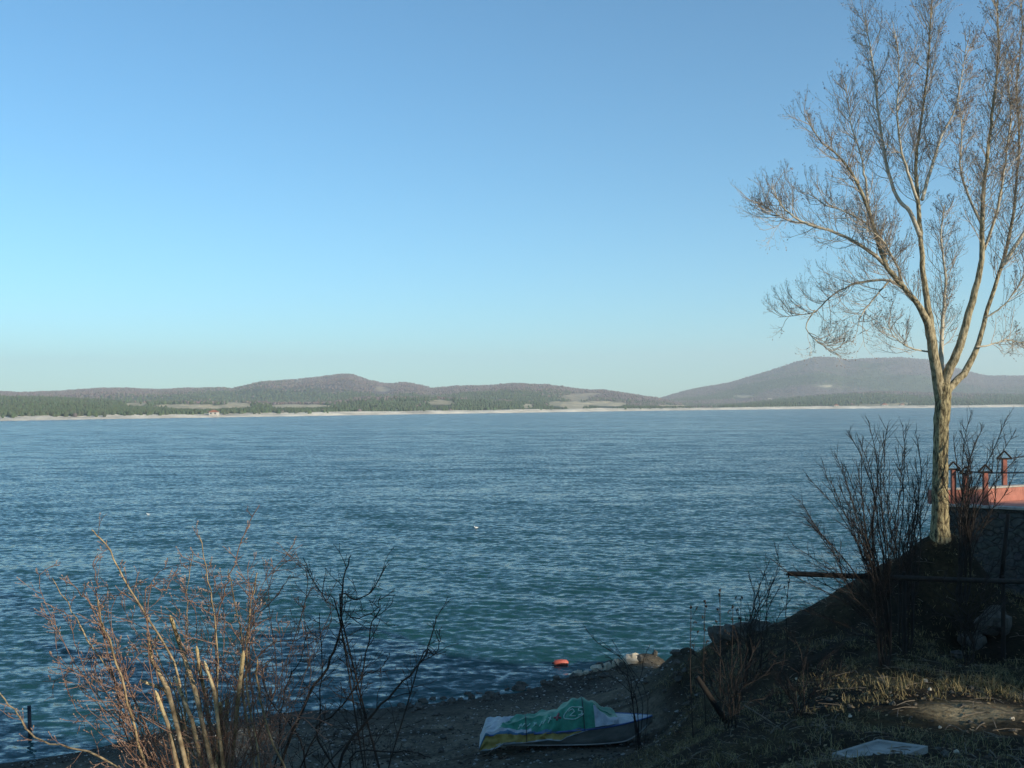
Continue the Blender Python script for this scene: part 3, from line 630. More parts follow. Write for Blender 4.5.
# ------------------------------------------------------------------ covered boat on the beach
def boat():
    c = on_ground(570, 744); c.z += .02; root = empty('covered_boat', c); root.rotation_euler = (R(-3), R(-1), R(1))
    tag(root, 'small grey boat under a green and yellow tarpaulin on the beach', 'boat')
    HL = 2.02
    def beam(u): return (.60 + .16 * min(u / .35, 1)) * (1 - max(0, (u - .5) / .5) ** 2.3)
    def keel(u): return .03 + .42 * max(0, (u - .80) / .20) ** 1.8
    def gun(u): return .40 + .16 * u + .04 * u * u
    N = 30; K = 9; hv = []; 
    for i in range(N + 1):
        u = i / N; b, kz, gz_ = beam(u) + .012, keel(u), gun(u); x = -HL + 2 * HL * u
        row = []
        for j in range(-K, K + 1):
            a = abs(j) / K; sgn = 1 if j > 0 else -1
            if a < .5: t = a / .5; y = b * .86 * t; z = kz + .13 * t ** 1.5 * (1 - .4 * u)
            else: t = (a - .5) / .5; y = b * (.86 + .14 * t); z0 = kz + .13 * (1 - .4 * u); z = z0 + (gz_ - z0) * t
            row.append((x, sgn * y, z))
        hv.append(row)
    m = MB(); W = 2 * K + 1
    for row in hv: m.v += row
    for i in range(N):
        for j in range(W - 1): q = i * W + j; m.f.append((q, q + 1, q + W + 1, q + W)); m.m.append(0)
    m.f.append(tuple(range(W))); m.m.append(0)
    id_ = Matrix()
    hullm = simple('weathered grey hull', (.16, .17, .15), (.28, .28, .25), 5, .6, .2, .004, (.4, 1, 1))
    h = m.build('hull', hullm, root, True); h.matrix_parent_inverse = id_
    white = simple('dirty white tarpaulin', (.28, .32, .34), (.44, .48, .50), 6, .55, .3, .006)
    m = MB()
    for s_ in (-1, 1): m.tube([(-HL + 2 * HL * i / N, s_ * (beam(i / N) + .02), gun(i / N)) for i in range(N)] + [(HL, 0, gun(1))], .022, 6)
    m.build('rub_rail', simple('blue rub rail', (.05, .10, .26), (.09, .16, .36), 6, .5, 0), h, True).matrix_parent_inverse = id_
    m = MB()
    for i in range(21, N):
        a, b_ = i / N, (i + 1) / N
        for s_ in (-1, 1):
            q = [(-HL + 2 * HL * a, 0, gun(a) + .035), (-HL + 2 * HL * b_, 0, gun(b_) + .035), (-HL + 2 * HL * b_, s_ * beam(b_), gun(b_) + .004), (-HL + 2 * HL * a, s_ * beam(a), gun(a) + .004)]
            m.poly(q if s_ < 0 else q[::-1])
    m.build('deck', white, h).matrix_parent_inverse = id_
    m = MB()
    for s_ in (-1,): m.tube([(-HL + 2 * HL * i / N, s_ * (beam(i / N) * .875 + .02), keel(i / N) + .14 * (1 - .4 * i / N)) for i in range(N)], .016, 5)
    m.build('chine_strip', simple('pale hull strip', (.4, .4, .37), (.5, .5, .46), 6, .6, 0), h, True).matrix_parent_inverse = id_
    # tarpaulin
    def ridge(u): return float(np.interp(u, [0, .04, .12, .25, .38, .46, .54, .60, .66, .74, .82], [.08, .47, .56, .63, .72, .80, .98, 1.04, .94, .76, .63]))
    def hem(u): return float(np.interp(u, [0, .08, .14, .38, .46, .50, .58, .66, .82], [.05, .08, .19, .30, .27, .36, .45, .54, .60]))
    UM = .80
    def T(u, s_):
        x = -HL - .18 + 2 * HL * u * 1.035; b = beam(u) + .045; gg = min(gun(u) + .03, ridge(u) - .02); hz = min(hem(u), gg - .01); rz = ridge(u)
        a = min(s_, 1 - s_) * 2; sg = -1 if s_ < .5 else 1
        if a < .44: t = a / .44; y = b * (1 - .03 * t); z = hz + (gg - hz) * t
        else: t = (a - .44) / .56; y = b * .97 * (1 - t ** 1.15); z = gg + (rz - gg) * math.sin(t * math.pi / 2) ** .9
        f = .024 * math.sin(u * 46 + 5 * s_) + .02 * math.sin(u * 95 - 14 * s_ + 1) + .06 * (vnoise([u * 14], [s_ * 9], 3)[0] - .5)
        cr_ = 1 - abs(2 * float(vnoise([u * 9 + s_ * 3], [s_ * 6 - u * 4], 17)[0]) - 1); f += .085 * (cr_ ** 3 - .3)
        if u < .14: f += .03 * math.sin(s_ * 60 + u * 20) * (1 - u / .14)
        return Vector((x, sg * (y + f * .7), z + f * (.8 if a > .44 else .3)))
    NU, NS = 110, 80; m = MB()
    for i in range(NU + 1):
        for j in range(NS + 1): m.v.append(tuple(T(UM * i / NU, j / NS)))
    for i in range(NU):
        for j in range(NS):
            u = UM * (i + .5) / NU; s_ = (j + .5) / NS; w_ = s_ + .012 * math.sin(u * 30) + (.07 * (float(vnoise([u * 11], [s_ * 7], 8)[0]) - .5) if .05 < s_ < .95 else 0)
            if w_ < .03 or w_ > .97: k_ = 0
            elif u > .66: k_ = 0 if .24 < w_ + (u - .66) * .6 < .42 else (3 if w_ < .26 else (0 if w_ < .34 else 1))
            elif w_ < .185: k_ = 2 if u < .58 else 0
            elif w_ < .222: k_ = 3
            elif u < .10 + .25 * (w_ - .235): k_ = 0
            elif w_ < .27 and u < .3: k_ = 0
            elif w_ > .78: k_ = 3
            else: k_ = 1
            q = i * (NS + 1) + j; m.f.append((q, q + NS + 1, q + NS + 2, q + 1)); m.m.append(k_)
    m.poly([T(0, j / NS) for j in range(NS + 1)], 2)
    tm = [white, simple('green tarpaulin', (.02, .16, .10), (.04, .26, .16), 7, .5, .3, .006), simple('yellow tarpaulin', (.26, .20, .05), (.40, .32, .10), 7, .55, .3, .006), simple('blue tarpaulin', (.05, .13, .21), (.09, .20, .30), 7, .55, .3, .006)]
    tp = m.build('tarpaulin', tm, root, True); tp.matrix_parent_inverse = id_
    def mark(strokes, name, mat, wd):
        q = MB()
        for st in strokes:
            pts = []
            for i in range(len(st) - 1):
                for k_ in range(6):
                    t = k_ / 6; pts.append((st[i][0] * (1 - t) + st[i + 1][0] * t, st[i][1] * (1 - t) + st[i + 1][1] * t))
            pts.append(st[-1]); q.tube([T(a, b_) + Vector((0, -.012, .012)) for a, b_ in pts], wd, 5)
        q.build(name, mat, tp, True).matrix_parent_inverse = id_
    ring = [(.545 + .058 * math.cos(a), .345 + .055 * math.sin(a)) for a in np.linspace(.5, 5.9, 30)]
    pale = simple('pale printed mark', (.34, .52, .44), (.46, .62, .54), 9, .6, 0)
    mark([ring, [(.515, .37), (.54, .38), (.55, .355), (.52, .32), (.555, .315)], [(.595, .375), (.575, .375), (.572, .35), (.592, .345), (.59, .318), (.57, .312)]], 'emblem', pale, .014)
    lt = []
    for i, u in enumerate((.225, .245, .275, .31, .345, .365, .395)):
        lt += [[(u, .30 + .008 * (i % 3)), (u + .012, .34), (u + .018, .365 - .01 * (i % 2))]] + ([[(u + .006, .36), (u + .02, .33)]] if i % 3 == 0 else [])
    mark(lt, 'lettering', pale, .014)
    mark([[(.445, .31), (.45, .36), (.46, .40)], [(.43, .35), (.47, .34)]], 'red_figure', simple('dull red print', (.22, .07, .08), (.3, .1, .1), 9, .6, 0), .028)
    for u in (.27, .60):
        m = MB(); m.tube([T(u, s_) + Vector((0, -.012 if s_ < .5 else .012, .014)) for s_ in np.linspace(.0, 1, 26)], .009, 5)
        m.build('rope', M['iron'], tp, True).matrix_parent_inverse = id_
    m = MB(); m.tube([T(.1, .0) + Vector((0, -.02, .05)), T(.06, 0) + Vector((-.05, -.25, -.02)), T(.0, 0) + Vector((-.25, -.5, -.02))], .009, 5)
    m.build('mooring_rope', M['greywood'], root, True).matrix_parent_inverse = id_
boat()

# ------------------------------------------------------------------ terrace
tf = 7.0
fl = P(946, 508, 25.0); fr = P(1024, 512.5, 24.0); dirw = (fr - fl); dirw.z = 0; dirw.normalize()
W0 = Vector((fl.x, fl.y, 0)); W1 = W0 + dirw * 5; nrm = Vector((-dirw.y, dirw.x, 0))
if nrm.y < 0: nrm = -nrm
m = MB()
zb_ = 4.2
q = [W0, W1, W1 + nrm * .35, W0 + nrm * .35]
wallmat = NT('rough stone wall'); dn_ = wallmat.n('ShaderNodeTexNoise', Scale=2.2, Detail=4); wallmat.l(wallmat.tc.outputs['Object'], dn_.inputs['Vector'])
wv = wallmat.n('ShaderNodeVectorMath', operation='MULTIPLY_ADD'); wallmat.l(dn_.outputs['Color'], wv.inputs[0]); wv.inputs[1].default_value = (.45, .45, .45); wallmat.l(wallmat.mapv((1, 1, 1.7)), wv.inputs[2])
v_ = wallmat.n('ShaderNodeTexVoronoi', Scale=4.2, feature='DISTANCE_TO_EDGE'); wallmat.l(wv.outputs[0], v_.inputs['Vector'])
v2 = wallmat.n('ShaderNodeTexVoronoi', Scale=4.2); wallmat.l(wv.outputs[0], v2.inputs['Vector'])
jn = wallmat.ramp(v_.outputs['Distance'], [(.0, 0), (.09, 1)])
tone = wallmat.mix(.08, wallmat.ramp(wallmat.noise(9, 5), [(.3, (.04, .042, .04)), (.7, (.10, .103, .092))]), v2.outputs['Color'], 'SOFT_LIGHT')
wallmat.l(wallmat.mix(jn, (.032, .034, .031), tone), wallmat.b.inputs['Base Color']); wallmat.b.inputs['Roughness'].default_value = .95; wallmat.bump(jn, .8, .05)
NW = 60
for side in (0, 1):
    for i in range(NW):
        for k_ in range(14):
            def wp(a, b_):
                p = W0.lerp(W1, a / NW) + nrm * (.35 * side + (.05 * float(vnoise([a * .9], [b_ * 1.3], 5)[0]) if not side else 0))
                return (p.x, p.y, zb_ + (tf - .02 - zb_) * b_ / 14)
            f_ = [wp(i, k_), wp(i + 1, k_), wp(i + 1, k_ + 1), wp(i, k_ + 1)]
            m.poly(f_ if not side else f_[::-1])
m.poly([(W0.x, W0.y, zb_), (W0.x, W0.y, tf - .02), (*(W0 + nrm * .35).xy, tf - .02), (*(W0 + nrm * .35).xy, zb_)])
m.poly([(*p.xy, tf - .02) for p in (W0, W1, W1 + nrm * .35, W0 + nrm * .35)])
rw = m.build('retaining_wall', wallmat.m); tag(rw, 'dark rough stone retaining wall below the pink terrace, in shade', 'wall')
m = MB(); e = -nrm * .06
pts = [W0 + e - dirw * .05, W1 + e, W1 + nrm * .30, W0 + nrm * .30 - dirw * .05]
for z0, z1 in ((tf - .017, tf + .035),):
    b0 = [(*p.xy, z0) for p in pts]; b1 = [(*p.xy, z1) for p in pts]
    m.poly(b1); m.poly(b0[::-1])
    for i in range(4): m.poly([b0[i], b0[(i + 1) % 4], b1[(i + 1) % 4], b1[i]])
m.build('coping', M['coping'], rw)
m = MB(); a0 = W0 + nrm * .303; a1 = W1 + nrm * .303
m.poly([(*a0.xy, tf), (*a1.xy, tf), (*(a1 + nrm * 2.5).xy, tf), (*(a0 + nrm * 2.5).xy, tf)])
m.poly([(*a0.xy, tf - .4), (*(a0 + nrm * 2.5).xy, tf - .4), (*(a1 + nrm * 2.5).xy, tf - .4), (*a1.xy, tf - .4)])
for u_, v__ in ((a0, a0 + nrm * 2.5), (a0 + nrm * 4, a1 + nrm * 2.5)): m.poly([(*u_.xy, tf - .4), (*u_.xy, tf), (*v__.xy, tf), (*v__.xy, tf - .4)])
tag(m.build('terrace_floor', M['tile']), kind='structure')
# low salmon wall running back from the corner
zc_ = 7.34
w0 = P(950, 501.5, 24.2); w1 = P(985, 497.5, 25.0); w2 = P(1060, 487, 27.0)
pl = [Vector((p.x, p.y, 0)) for p in (w0 + Vector((0, 1.2, 0)), w1 + Vector((0, .6, 0)), w2)]
def strip(path, th_, z0, z1, name, mat, parent=None):
    m = MB(); L_ = []
    for i, p in enumerate(path):
        d = (path[min(i + 1, len(path) - 1)] - path[max(i - 1, 0)]).normalized(); n_ = Vector((-d.y, d.x, 0)); L_.append((p - n_ * th_ / 2, p + n_ * th_ / 2))
    for i in range(len(path) - 1):
        a, b_ = L_[i]; c_, d_ = L_[i + 1]
        m.poly([(*a.xy, z0), (*c_.xy, z0), (*c_.xy, z1), (*a.xy, z1)]); m.poly([(*d_.xy, z0), (*b_.xy, z0), (*b_.xy, z1), (*d_.xy, z1)])
        m.poly([(*a.xy, z1), (*c_.xy, z1), (*d_.xy, z1), (*b_.xy, z1)]); m.poly([(*b_.xy, z0), (*d_.xy, z0), (*c_.xy, z0), (*a.xy, z0)])
    for (a, b_), s_ in ((L_[0], 1), (L_[-1], -1)): m.poly([(*b_.xy, z0), (*a.xy, z0), (*a.xy, z1), (*b_.xy, z1)][::s_])
    return m.build(name, mat, parent)
lw = strip(pl, .16, tf + .003, zc_, 'low_wall', M['wallpaint']); tag(lw, 'low salmon pink painted wall along the terrace, lit by the sun', 'wall')
strip(pl, .24, zc_ + .002, zc_ + .04, 'coping', M['coping'], lw)
# railing with little triangular tops
rl = empty('terrace_railing', (W0.x, W0.y, tf)); tag(rl, 'red terrace railing of square posts with triangular tops and thin rails', 'railing')
tops_ = []
def fpost(px, pyb, pyt, Y, hw):
    b_ = P(px, pyb, Y); t_ = P(px, pyt, Y); h_ = t_.z - b_.z
    m = MB(); m.box((b_.x, b_.y, (b_.z + t_.z) / 2), (.10, .10, h_)); po = m.build('post', M['redpaint'], rl)
    m = MB(); A_ = Vector((b_.x - hw, b_.y, t_.z + .02)); B_ = Vector((b_.x + hw, b_.y, t_.z + .02)); C_ = Vector((b_.x, b_.y, t_.z + .02 + hw * 1.05))
    for a, c_ in ((A_, B_), (B_, C_), (C_, A_)): m.tube([a, c_], .022, 6)
    t2 = m.build('triangular_top', M['darkwood'], po)
    return t_
tA = fpost(953.5, 508, 470, 25.05, .17); tB = fpost(966, 509, 474, 24.9, .15); tC = fpost(985.5, 511, 473, 24.65, .17); tD = fpost(1004.5, 493.5, 459.5, 26.3, .19)
tE = fpost(1050, 486, 452, 27.2, .19)
for a, b_ in ((tA, tC), (tC, P(1080, 472.5, 23.4)), (tD, tE)):
    m = MB(); m.tube([a, b_], .016, 6); m.build('rail', M['iron'], rl)

# long pole sticking out from the bank, with its two stakes
pl_ = empty('long_pole', P(905, 577, 19)); tag(pl_, 'long dark horizontal pole sticking out from the bank over the water', 'pole')
m = MB(); m.tube([P(788, 573.5, 18.6), P(850, 576, 18.8), P(905, 578, 19), P(960, 580, 19.3), P(1040, 582, 19.8)], [.045, .05, .05, .05, .05], 7); m.build('beam', M['darkwood'], pl_, True)
for px_, pt_, Y_ in ((904, 572, 19.07), (1003, 576, 19.63)):
    a = P(px_, pt_, Y_); m = MB(); m.tube([Vector((a.x, a.y, gz(a.x, a.y) - .2)), a], .04, 6); m.build('stake', M['darkwood'], pl_)
def stick(name, pa, pb, Ya, Yb, r_, mat, label, cat):
    a, b_ = P(*pa, Ya), P(*pb, Yb); m = MB(); mid = a.lerp(b_, .5) + Vector((0, 0, .01)); m.tube([a, mid, b_], [r_, r_ * .95, r_ * .85], 7); tag(m.build(name, M[mat], None, True), label, cat)
wb = P(1000, 598, 22.3)
stick('fence_post', (1000, 592), (1008, 514), 22.3, 22.3, .05, 'darkwood', 'dark leaning wooden post before the stone wall', 'post')
g1 = on_ground(727, 722)
stick('leaning_stake', (727, 724), (697, 677), g1.y, g1.y, .055, 'darkwood', 'thick dark stake leaning left on the slope right of the boat', 'stake')
g2 = on_ground(781, 730)
stick('dry_stick', (782, 730), (744, 705), g2.y, g2.y + .2, .012, 'greywood', 'long pale dry stick lying on the shaded slope', 'stick')
stick('dry_stick', (769, 736), (778, 725), g2.y - .1, g2.y, .012, 'greywood', 'short pale dry stick crossing the end of the long stick', 'stick')
pb_ = P(31, 737, CAM_H / (CAM_H - P(31, 737, 1).z))
m = MB(); m.tube([pb_ + Vector((0, 0, -1)), pb_ + Vector((-.05, 0, .9))], .055, 8); tag(m.build('mooring_post', M['iron'], None, True), 'dark iron post standing in the water near the left shore', 'post')

# ------------------------------------------------------------------ slab, rocks, float, gulls
sc_ = on_ground(880, 752)
cs = [(832, 753), (878, 739), (928, 746), (880, 765)]
tops4 = []
for a, b_ in cs:
    d = P(a, b_, 1); t = (sc_.z + .15 - CAM_H) / (d.z - CAM_H); tops4.append(P(a, b_, t))
m = MB(); bt = [p + Vector((0, 0, -.4)) for p in tops4]
ins = sum(tops4, Vector()) / 4; rim = [p.lerp(ins, .16) for p in tops4]; dish = [p + Vector((0, 0, -.02)) for p in [q_.lerp(ins, .2) for q_ in tops4]]
for i in range(4):
    j = (i + 1) % 4
    m.poly([bt[j], bt[i], tops4[i], tops4[j]][::-1]); m.poly([tops4[i], tops4[j], rim[j], rim[i]]); m.poly([rim[i], rim[j], dish[j], dish[i]])
m.poly(dish)
tag(m.build('concrete_slab', M['concrete']), 'square pale concrete slab lying on the shaded ground', 'slab')
def rock(px, py, size, mat, label, seed, group=None, sink=.3, name='rock'):
    p = on_ground(px, py); r = random.Random(seed); m = MB()
    s_ = (size * r.uniform(.85, 1.2), size * r.uniform(.7, 1.0), size * r.uniform(.55, .8))
    m.blob(Vector((0, 0, 0)), s_, 10, .34, seed, Matrix.Rotation(r.uniform(0, 3), 3, 'Z')); o = m.build(name, M[mat]); o.location = p + Vector((0, 0, s_[2] * (1 - sink * 1.6)))
    tag(o, label, 'rock', group); return o
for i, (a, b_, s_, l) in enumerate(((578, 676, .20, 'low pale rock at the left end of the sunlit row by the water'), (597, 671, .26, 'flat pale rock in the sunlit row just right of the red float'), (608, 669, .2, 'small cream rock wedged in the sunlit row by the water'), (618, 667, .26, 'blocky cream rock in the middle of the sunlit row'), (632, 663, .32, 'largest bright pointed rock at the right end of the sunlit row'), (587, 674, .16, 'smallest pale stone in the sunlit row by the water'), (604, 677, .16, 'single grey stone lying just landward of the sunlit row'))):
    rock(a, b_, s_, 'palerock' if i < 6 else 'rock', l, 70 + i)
rr_ = random.Random(8)
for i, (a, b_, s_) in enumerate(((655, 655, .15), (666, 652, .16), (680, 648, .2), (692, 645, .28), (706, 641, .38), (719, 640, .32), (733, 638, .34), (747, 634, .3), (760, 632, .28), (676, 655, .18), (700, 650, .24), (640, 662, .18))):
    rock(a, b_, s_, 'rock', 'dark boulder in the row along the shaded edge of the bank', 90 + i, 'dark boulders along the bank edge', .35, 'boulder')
for i in range(60):
    px_ = rr_.uniform(395, 640); sy = float(np.interp(px_, [a for a, _ in shore], [b for _, b in shore]))
    rock(px_, sy + rr_.uniform(-2, 5), rr_.uniform(.06, .19), 'rock', 'wet dark stone washed by the waves at the waterline', 700 + i, 'wet stones at the waterline', .35, 'stone')
rock(994, 634, .38, 'rock', 'large grey boulder at the foot of the slope below the wall', 120); rock(972, 648, .28, 'rock', 'grey rock left of the large boulder under the wall', 121)
rock(958, 658, .15, 'rock', 'small grey stone below the large boulder on the slope', 122)
for i in range(70):
    px_ = rr_.uniform(300, 690); t = rr_.random(); sy = float(np.interp(px_, [a for a, _ in shore], [b for _, b in shore])); py_ = sy + 3 + 50 * t ** 1.6
    if 475 < px_ < 665 and py_ > 690: continue
    rock(px_, py_, rr_.uniform(.035, .11), 'rock', 'small grey stone scattered on the dark beach', 200 + i, 'small stones on the beach', .3, 'stone')
for i in range(45):
    px_ = rr_.uniform(760, 1020); py_ = rr_.uniform(655, 760)
    if 825 < px_ < 935 and py_ > 735: continue
    rock(px_, py_, rr_.uniform(.02, .05), 'rock' if i % 6 else 'palerock', 'small stone lying in the leaf litter on the slope', 400 + i, 'small stones on the slope', .3, 'stone')
d = P(561, 665, 1); Yb = CAM_H / (CAM_H - d.z); fb = P(561, 665, Yb); fb.z = .02
fr_ = empty('red_float', fb); tag(fr_, 'red plastic float bobbing beside the rocks at the shore', 'float')
m = MB(); m.tube([fb + Vector((-.27, 0, .04)), fb + Vector((-.22, 0, .05)), fb + Vector((0, 0, .07)), fb + Vector((.2, 0, .06)), fb + Vector((.27, 0, .06))], [.05, .12, .12, .11, .04], 12); m.build('body', simple('red plastic', (.36, .07, .05), (.50, .13, .09), 5, .5, 0), fr_, True)
m = MB(); m.tube([fb + Vector((-.26, 0, .05)), fb + Vector((-.33, 0, .06))], [.04, .035], 8); m.build('plug', M['iron'], fr_)
def gull(px, py, size, label):
    d = P(px, py, 1); Y = CAM_H / (CAM_H - d.z); p = P(px, py, Y); p.z = .02
    k_ = size; prof_ = [(-.30, .01, .10), (-.22, .035, .10), (-.10, .085, .08), (.03, .10, .08), (.12, .075, .11), (.155, .042, .17), (.17, .04, .215), (.20, .045, .235), (.235, .02, .23), (.27, .006, .222)]
    m = MB(); m.tube([p + Vector((-a * k_, 0, c_ * k_)) for a, b_, c_ in prof_], [b_ * k_ for a, b_, c_ in prof_], 10)
    o = m.build('gull', simple('white feathers', (.7, .7, .68), (.8, .8, .78), 5, .8, 0), None, True); tag(o, label, 'bird')
gull(476, 528.5, .62, 'white gull floating in the middle of the lake'); gull(148, 515, .6, 'tiny white gull floating on the water at left')

# ------------------------------------------------------------------ grass and leaf litter
gr = random.Random(77); m = MB()
def tuft(p, n, h, sp_):
    for _ in range(n):
        a = gr.uniform(0, 6.283); ln = gr.uniform(.2, 2.2); hh = h * gr.uniform(.3, 1.15); b0 = p + Vector((gr.gauss(0, sp_), gr.gauss(0, sp_), -.02))
        dx_ = Vector((math.cos(a), math.sin(a), 0)); sd = Vector((-dx_.y, dx_.x, 0)) * gr.uniform(.002, .005)
        m1 = b0 + dx_ * hh * ln * .3 + Vector((0, 0, hh * .6)); e_ = b0 + dx_ * hh * ln * .9 + Vector((gr.gauss(0, .02), gr.gauss(0, .02), hh * max(.12, 1 - .38 * ln)))
        mi = 0 if gr.random() < .68 else 1
        m.poly([b0 - sd, b0 + sd, m1 + sd * .8, m1 - sd * .8], mi); m.poly([m1 - sd * .8, m1 + sd * .8, e_], mi)
cand = []
for _ in range(9000):
    x = gr.uniform(.5, 13); y = gr.uniform(9, 31); cand.append((x, y))
cz = tz([a for a, _ in cand], [b for _, b in cand]); cn = fbm(np.array([a for a, _ in cand]) * .6, np.array([b for _, b in cand]) * .6, 3, 88)
for (x, y), z, nn in zip(cand, cz, cn):
    if z < 1.7 or nn < -.22: continue
    if ((x - pp.x) / .8) ** 2 + ((y - pp.y) / .55) ** 2 < 1 or ((x - sc_.x) / .75) ** 2 + ((y - sc_.y) / .75) ** 2 < 1: continue
    tuft(Vector((x, y, z)), gr.randint(5, 10), gr.uniform(.06, .20) * (1.4 if nn > .25 else 1), .05)
for px_, py_, k_, h_ in ((1000, 688, 40, .28), (960, 690, 40, .26), (985, 682, 30, .3), (897, 690, 30, .34), (880, 700, 18, .2), (935, 684, 22, .24), (1015, 690, 26, .26), (700, 690, 14, .3), (735, 660, 14, .3), (760, 650, 14, .3), (660, 720, 10, .3)):
    for _ in range(k_):
        p = on_ground(px_ + gr.gauss(0, 14), py_ + gr.gauss(0, 4)); tuft(p, 5, h_, .04)
for _ in range(60):
    x, y = gr.uniform(-3.6, -2.2), gr.uniform(4.6, 6.0); tuft(Vector((x, y, gz(x, y))), 9, .5, .06)
gmats = [simple('dry straw grass', (.17, .135, .06), (.34, .28, .14), 9, .9, 0), simple('olive grass', (.03, .034, .012), (.07, .074, .028), 9, .9, 0)]
tag(m.build('grass', gmats), 'dry straw coloured grass on the shaded slope', 'grass', None, 'stuff')
m = MB()
for _ in range(5200):
    x, y = gr.uniform(.5, 11), gr.uniform(9, 26); 
    cand.append((x, y))
lc = cand[9000:]; lz = tz([a for a, _ in lc], [b for _, b in lc])
for (x, y), z in zip(lc, lz):
    if z < 1.9: continue
    a = gr.uniform(0, 6.28); s_ = gr.uniform(.018, .045); u_ = Vector((math.cos(a), math.sin(a), gr.uniform(-.4, .4))) * s_; v__ = Vector((-math.sin(a), math.cos(a), gr.uniform(-.4, .4))) * s_ * .6; p = Vector((x, y, z + .015))
    m.poly([p - u_, p - v__, p + u_, p + v__], gr.choice((0, 0, 1, 2)))
tag(m.build('leaf_litter', [simple('brown leaf', (.07, .045, .025), (.13, .085, .045), 9, .9, 0), simple('tan leaf', (.18, .13, .07), (.28, .21, .12), 9, .9, 0), simple('dark leaf', (.03, .022, .015), (.06, .045, .03), 9, .9, 0)]), 'fallen dead leaves littering the slope', 'leaves', None, 'stuff')

m = MB(); pr = random.Random(12); pc = [(pr.uniform(-14, 6.5), pr.uniform(22, 39)) for _ in range(16000)]
pz = tz([a for a, _ in pc], [b for _, b in pc]); pn = fbm(np.array([a for a, _ in pc]) * .5, np.array([b for _, b in pc]) * .9, 3, 66)
for (x, y), z, nn in zip(pc, pz, pn):
    if z < .02 or z > 2.6 or nn < -.25 + (z > .6) * .2: continue
    s_ = pr.uniform(.012, .04) * (1.5 if nn > .35 else 1); q = Vector((x, y, z)); e1 = Vector((s_ * pr.uniform(.7, 1.6), 0, 0)); e2 = Vector((0, s_ * pr.uniform(.7, 1.3), 0)); e3 = Vector((0, 0, s_ * pr.uniform(.5, 1)))
    mi = pr.choice((0, 0, 0, 1, 2))
    for a_, b_ in ((e1, e2), (e2, -e1), (-e1, -e2), (-e2, e1)): m.poly([q + a_, q + b_, q + e3], mi)
tag(m.build('pebbles', [M['rock'], M['darkwood'], M['concrete']]), 'small pebbles and drift scattered over the dark beach', 'pebbles', None, 'stuff')
m = MB()
for _ in range(900):
    x, y = pr.uniform(.5, 10), pr.uniform(9, 27); z = gz(x, y)
    if z < 1.9: continue
    a = pr.uniform(0, 6.28); l_ = pr.uniform(.12, .55); u_ = Vector((math.cos(a), math.sin(a), pr.uniform(-.05, .12))) * l_; q = Vector((x, y, z + .02))
    m.tube([q - u_ * .5, q + Vector((0, 0, .02)), q + u_ * .5], [.007, .006, .004], 4, False)
tag(m.build('fallen_twigs', [M['greywood']]), 'fallen dry twigs littering the slope', 'twigs', None, 'stuff')

# ------------------------------------------------------------------ unseen house and evergreens added behind the viewpoint to throw the shade
hx, hy_, hd = 48.5, -6.0, 4.0; gh = 8.0
hs = empty('shade_house', (hx, hy_ - 2, gh)); tag(hs, 'added unseen gabled house with a red roof, throwing shade on the bank', 'house')
xl, xr, zl, zr, zp = 41.0, 57.0, 17.7, 15.2, 20.1  # added house, its roofline shaped to set the shade edge on the bank
m = MB()
for y, s_ in ((hy_, 1), (hy_ - hd, -1)): m.poly([(xl, y, gh - 1), (xr, y, gh - 1), (xr, y, zr), (hx, y, zp), (xl, y, zl)][::-s_])
m.poly([(xl, hy_, gh - 1), (xl, hy_, zl), (xl, hy_ - hd, zl), (xl, hy_ - hd, gh - 1)]); m.poly([(xr, hy_, gh - 1), (xr, hy_ - hd, gh - 1), (xr, hy_ - hd, zr), (xr, hy_, zr)])
m.build('wall', M['whitewash'], hs)
m = MB()
for (a, za), (b_, zb2) in (((xl - .4, zl - .15), (hx, zp + .1)), ((hx, zp + .1), (xr + .4, zr - .15))):
    y0, y1 = hy_ + .5, hy_ - hd - .5; t_ = .18
    lo = [(a, y0, za), (b_, y0, zb2), (b_, y1, zb2), (a, y1, za)]; hi = [(p[0], p[1], p[2] + t_) for p in lo]
    m.poly(lo); m.poly(hi[::-1])
    for i in range(4): m.poly([lo[i], hi[i], hi[(i + 1) % 4], lo[(i + 1) % 4]])
m.build('roof', M['redroof'], hs)
for x in (43, 47, 51, 55):
    for z in (9.6, 12.4, 15.0):
        m = MB(); m.box((x, hy_ + .03, z), (1.2, .1, 1.4)); m.build('window', M['window'], hs)
M['needle'] = simple('dark evergreen', (.02, .035, .015), (.05, .075, .03), 3, .9, 0)
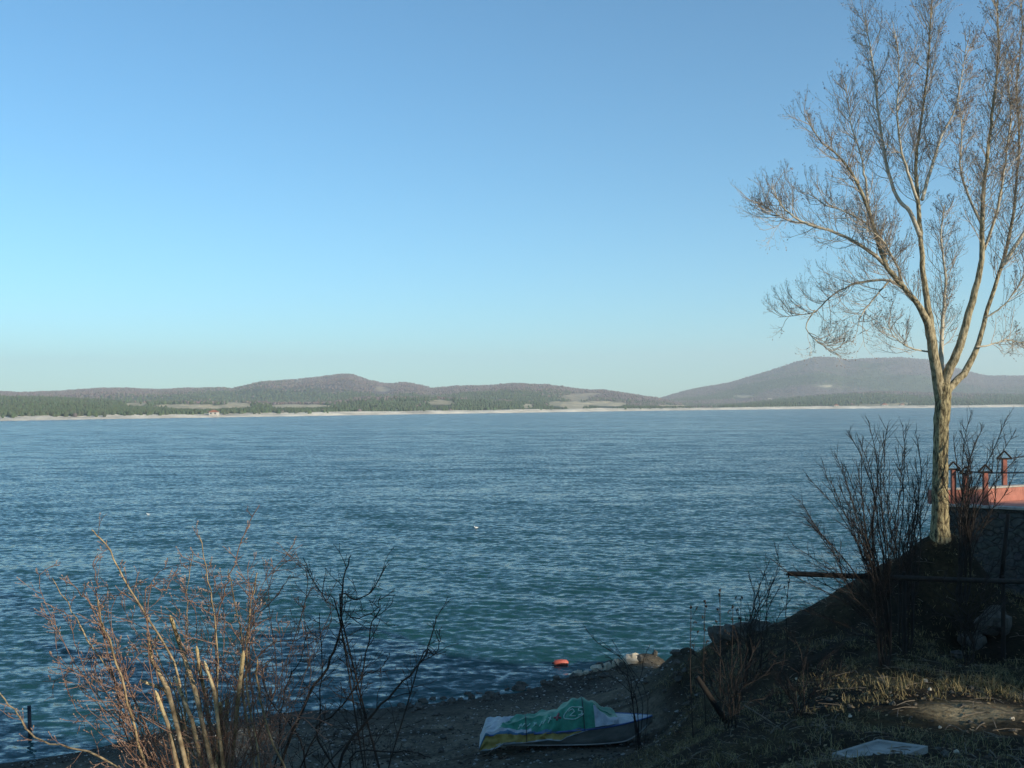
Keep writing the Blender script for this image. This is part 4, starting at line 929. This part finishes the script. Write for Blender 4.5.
def evergreen(x, y, rad, top, label, seed, n=4200, low=8.2):  # added tree out of view, dense crown to shade the slope
    r = random.Random(seed); z0 = gz(x, y); root = empty('shade_evergreen', (x, y, z0)); tag(root, label, 'tree', 'added evergreens throwing shade')
    m = MB(); m.tube([(x, y, z0 - .2), (x, y, top - .8)], [.22, .04], 8); m.build('trunk', M['bark'], root)
    m = MB()
    for _ in range(n):
        t = r.random(); z = low + (top - low) * t; R_ = rad * min(1, 2.2 * (1 - t) ** .75) * math.sqrt(r.random()) * (1 + .12 * math.sin(9 * t * 3)); a = r.uniform(0, 6.283)
        p = Vector((x + R_ * math.cos(a), y + R_ * math.sin(a), z)); d_ = Vector((r.gauss(0, 1), r.gauss(0, 1), r.gauss(0, .6))).normalized(); o = rdir(d_, R(90), r); s_ = r.uniform(.14, .28)
        m.poly([p - d_ * s_, p + o * s_ * .6, p + d_ * s_, p - o * s_ * .6])
    m.build('crown', M['needle'], root)
for i, (x, rad, top) in enumerate(((15.6, 2.0, 17.5), (18.8, 2.1, 18.5), (22.2, 2.2, 19), (25.6, 2.2, 18.5), (27.3, 1.9, 18.2), (37.6, 2.2, 20))):
    evergreen(x, -6 + .4 * (i % 2), rad, top, ('slim', 'broad', 'tallest', 'full', 'round', 'narrow')[i] + ' added evergreen out of view, throwing shade on the slope', 600 + i)
m = MB(); hr = random.Random(9)  # added foliage out of view, low enough to let a patch of sun through
for _ in range(8000):
    p = Vector((hr.uniform(30, 38), -6 + hr.uniform(-.6, .6), 7.8 + (4.2 + .25 * math.sin(hr.uniform(0, 6))) * hr.random())); d_ = Vector((hr.gauss(0, 1), hr.gauss(0, 1), hr.gauss(0, .6))).normalized(); o = rdir(d_, R(90), hr); s_ = hr.uniform(.12, .24)
    m.poly([p - d_ * s_, p + o * s_ * .6, p + d_ * s_, p - o * s_ * .6])
tag(m.build('shade_hedge', M['needle']), 'added unseen evergreen screen, kept low to leave a sunlit gap', 'shade_hedge')

# ------------------------------------------------------------------ haze
HAZE = 1.9e-4
if HAZE:
    m = MB(); m.box((0, 2500, 160), (14000, 9000, 340)); hz = m.build('haze', bpy.data.materials.new('haze air'))
    hm = hz.data.materials[0]; hm.use_nodes = True; t_ = hm.node_tree; t_.nodes.clear()
    pv = t_.nodes.new('ShaderNodeVolumePrincipled'); pv.inputs['Color'].default_value = (.90, .96, 1.0, 1); pv.inputs['Density'].default_value = HAZE; pv.inputs['Anisotropy'].default_value = .1
    ou = t_.nodes.new('ShaderNodeOutputMaterial'); t_.links.new(pv.outputs[0], ou.inputs['Volume'])
    tag(hz, kind='stuff')
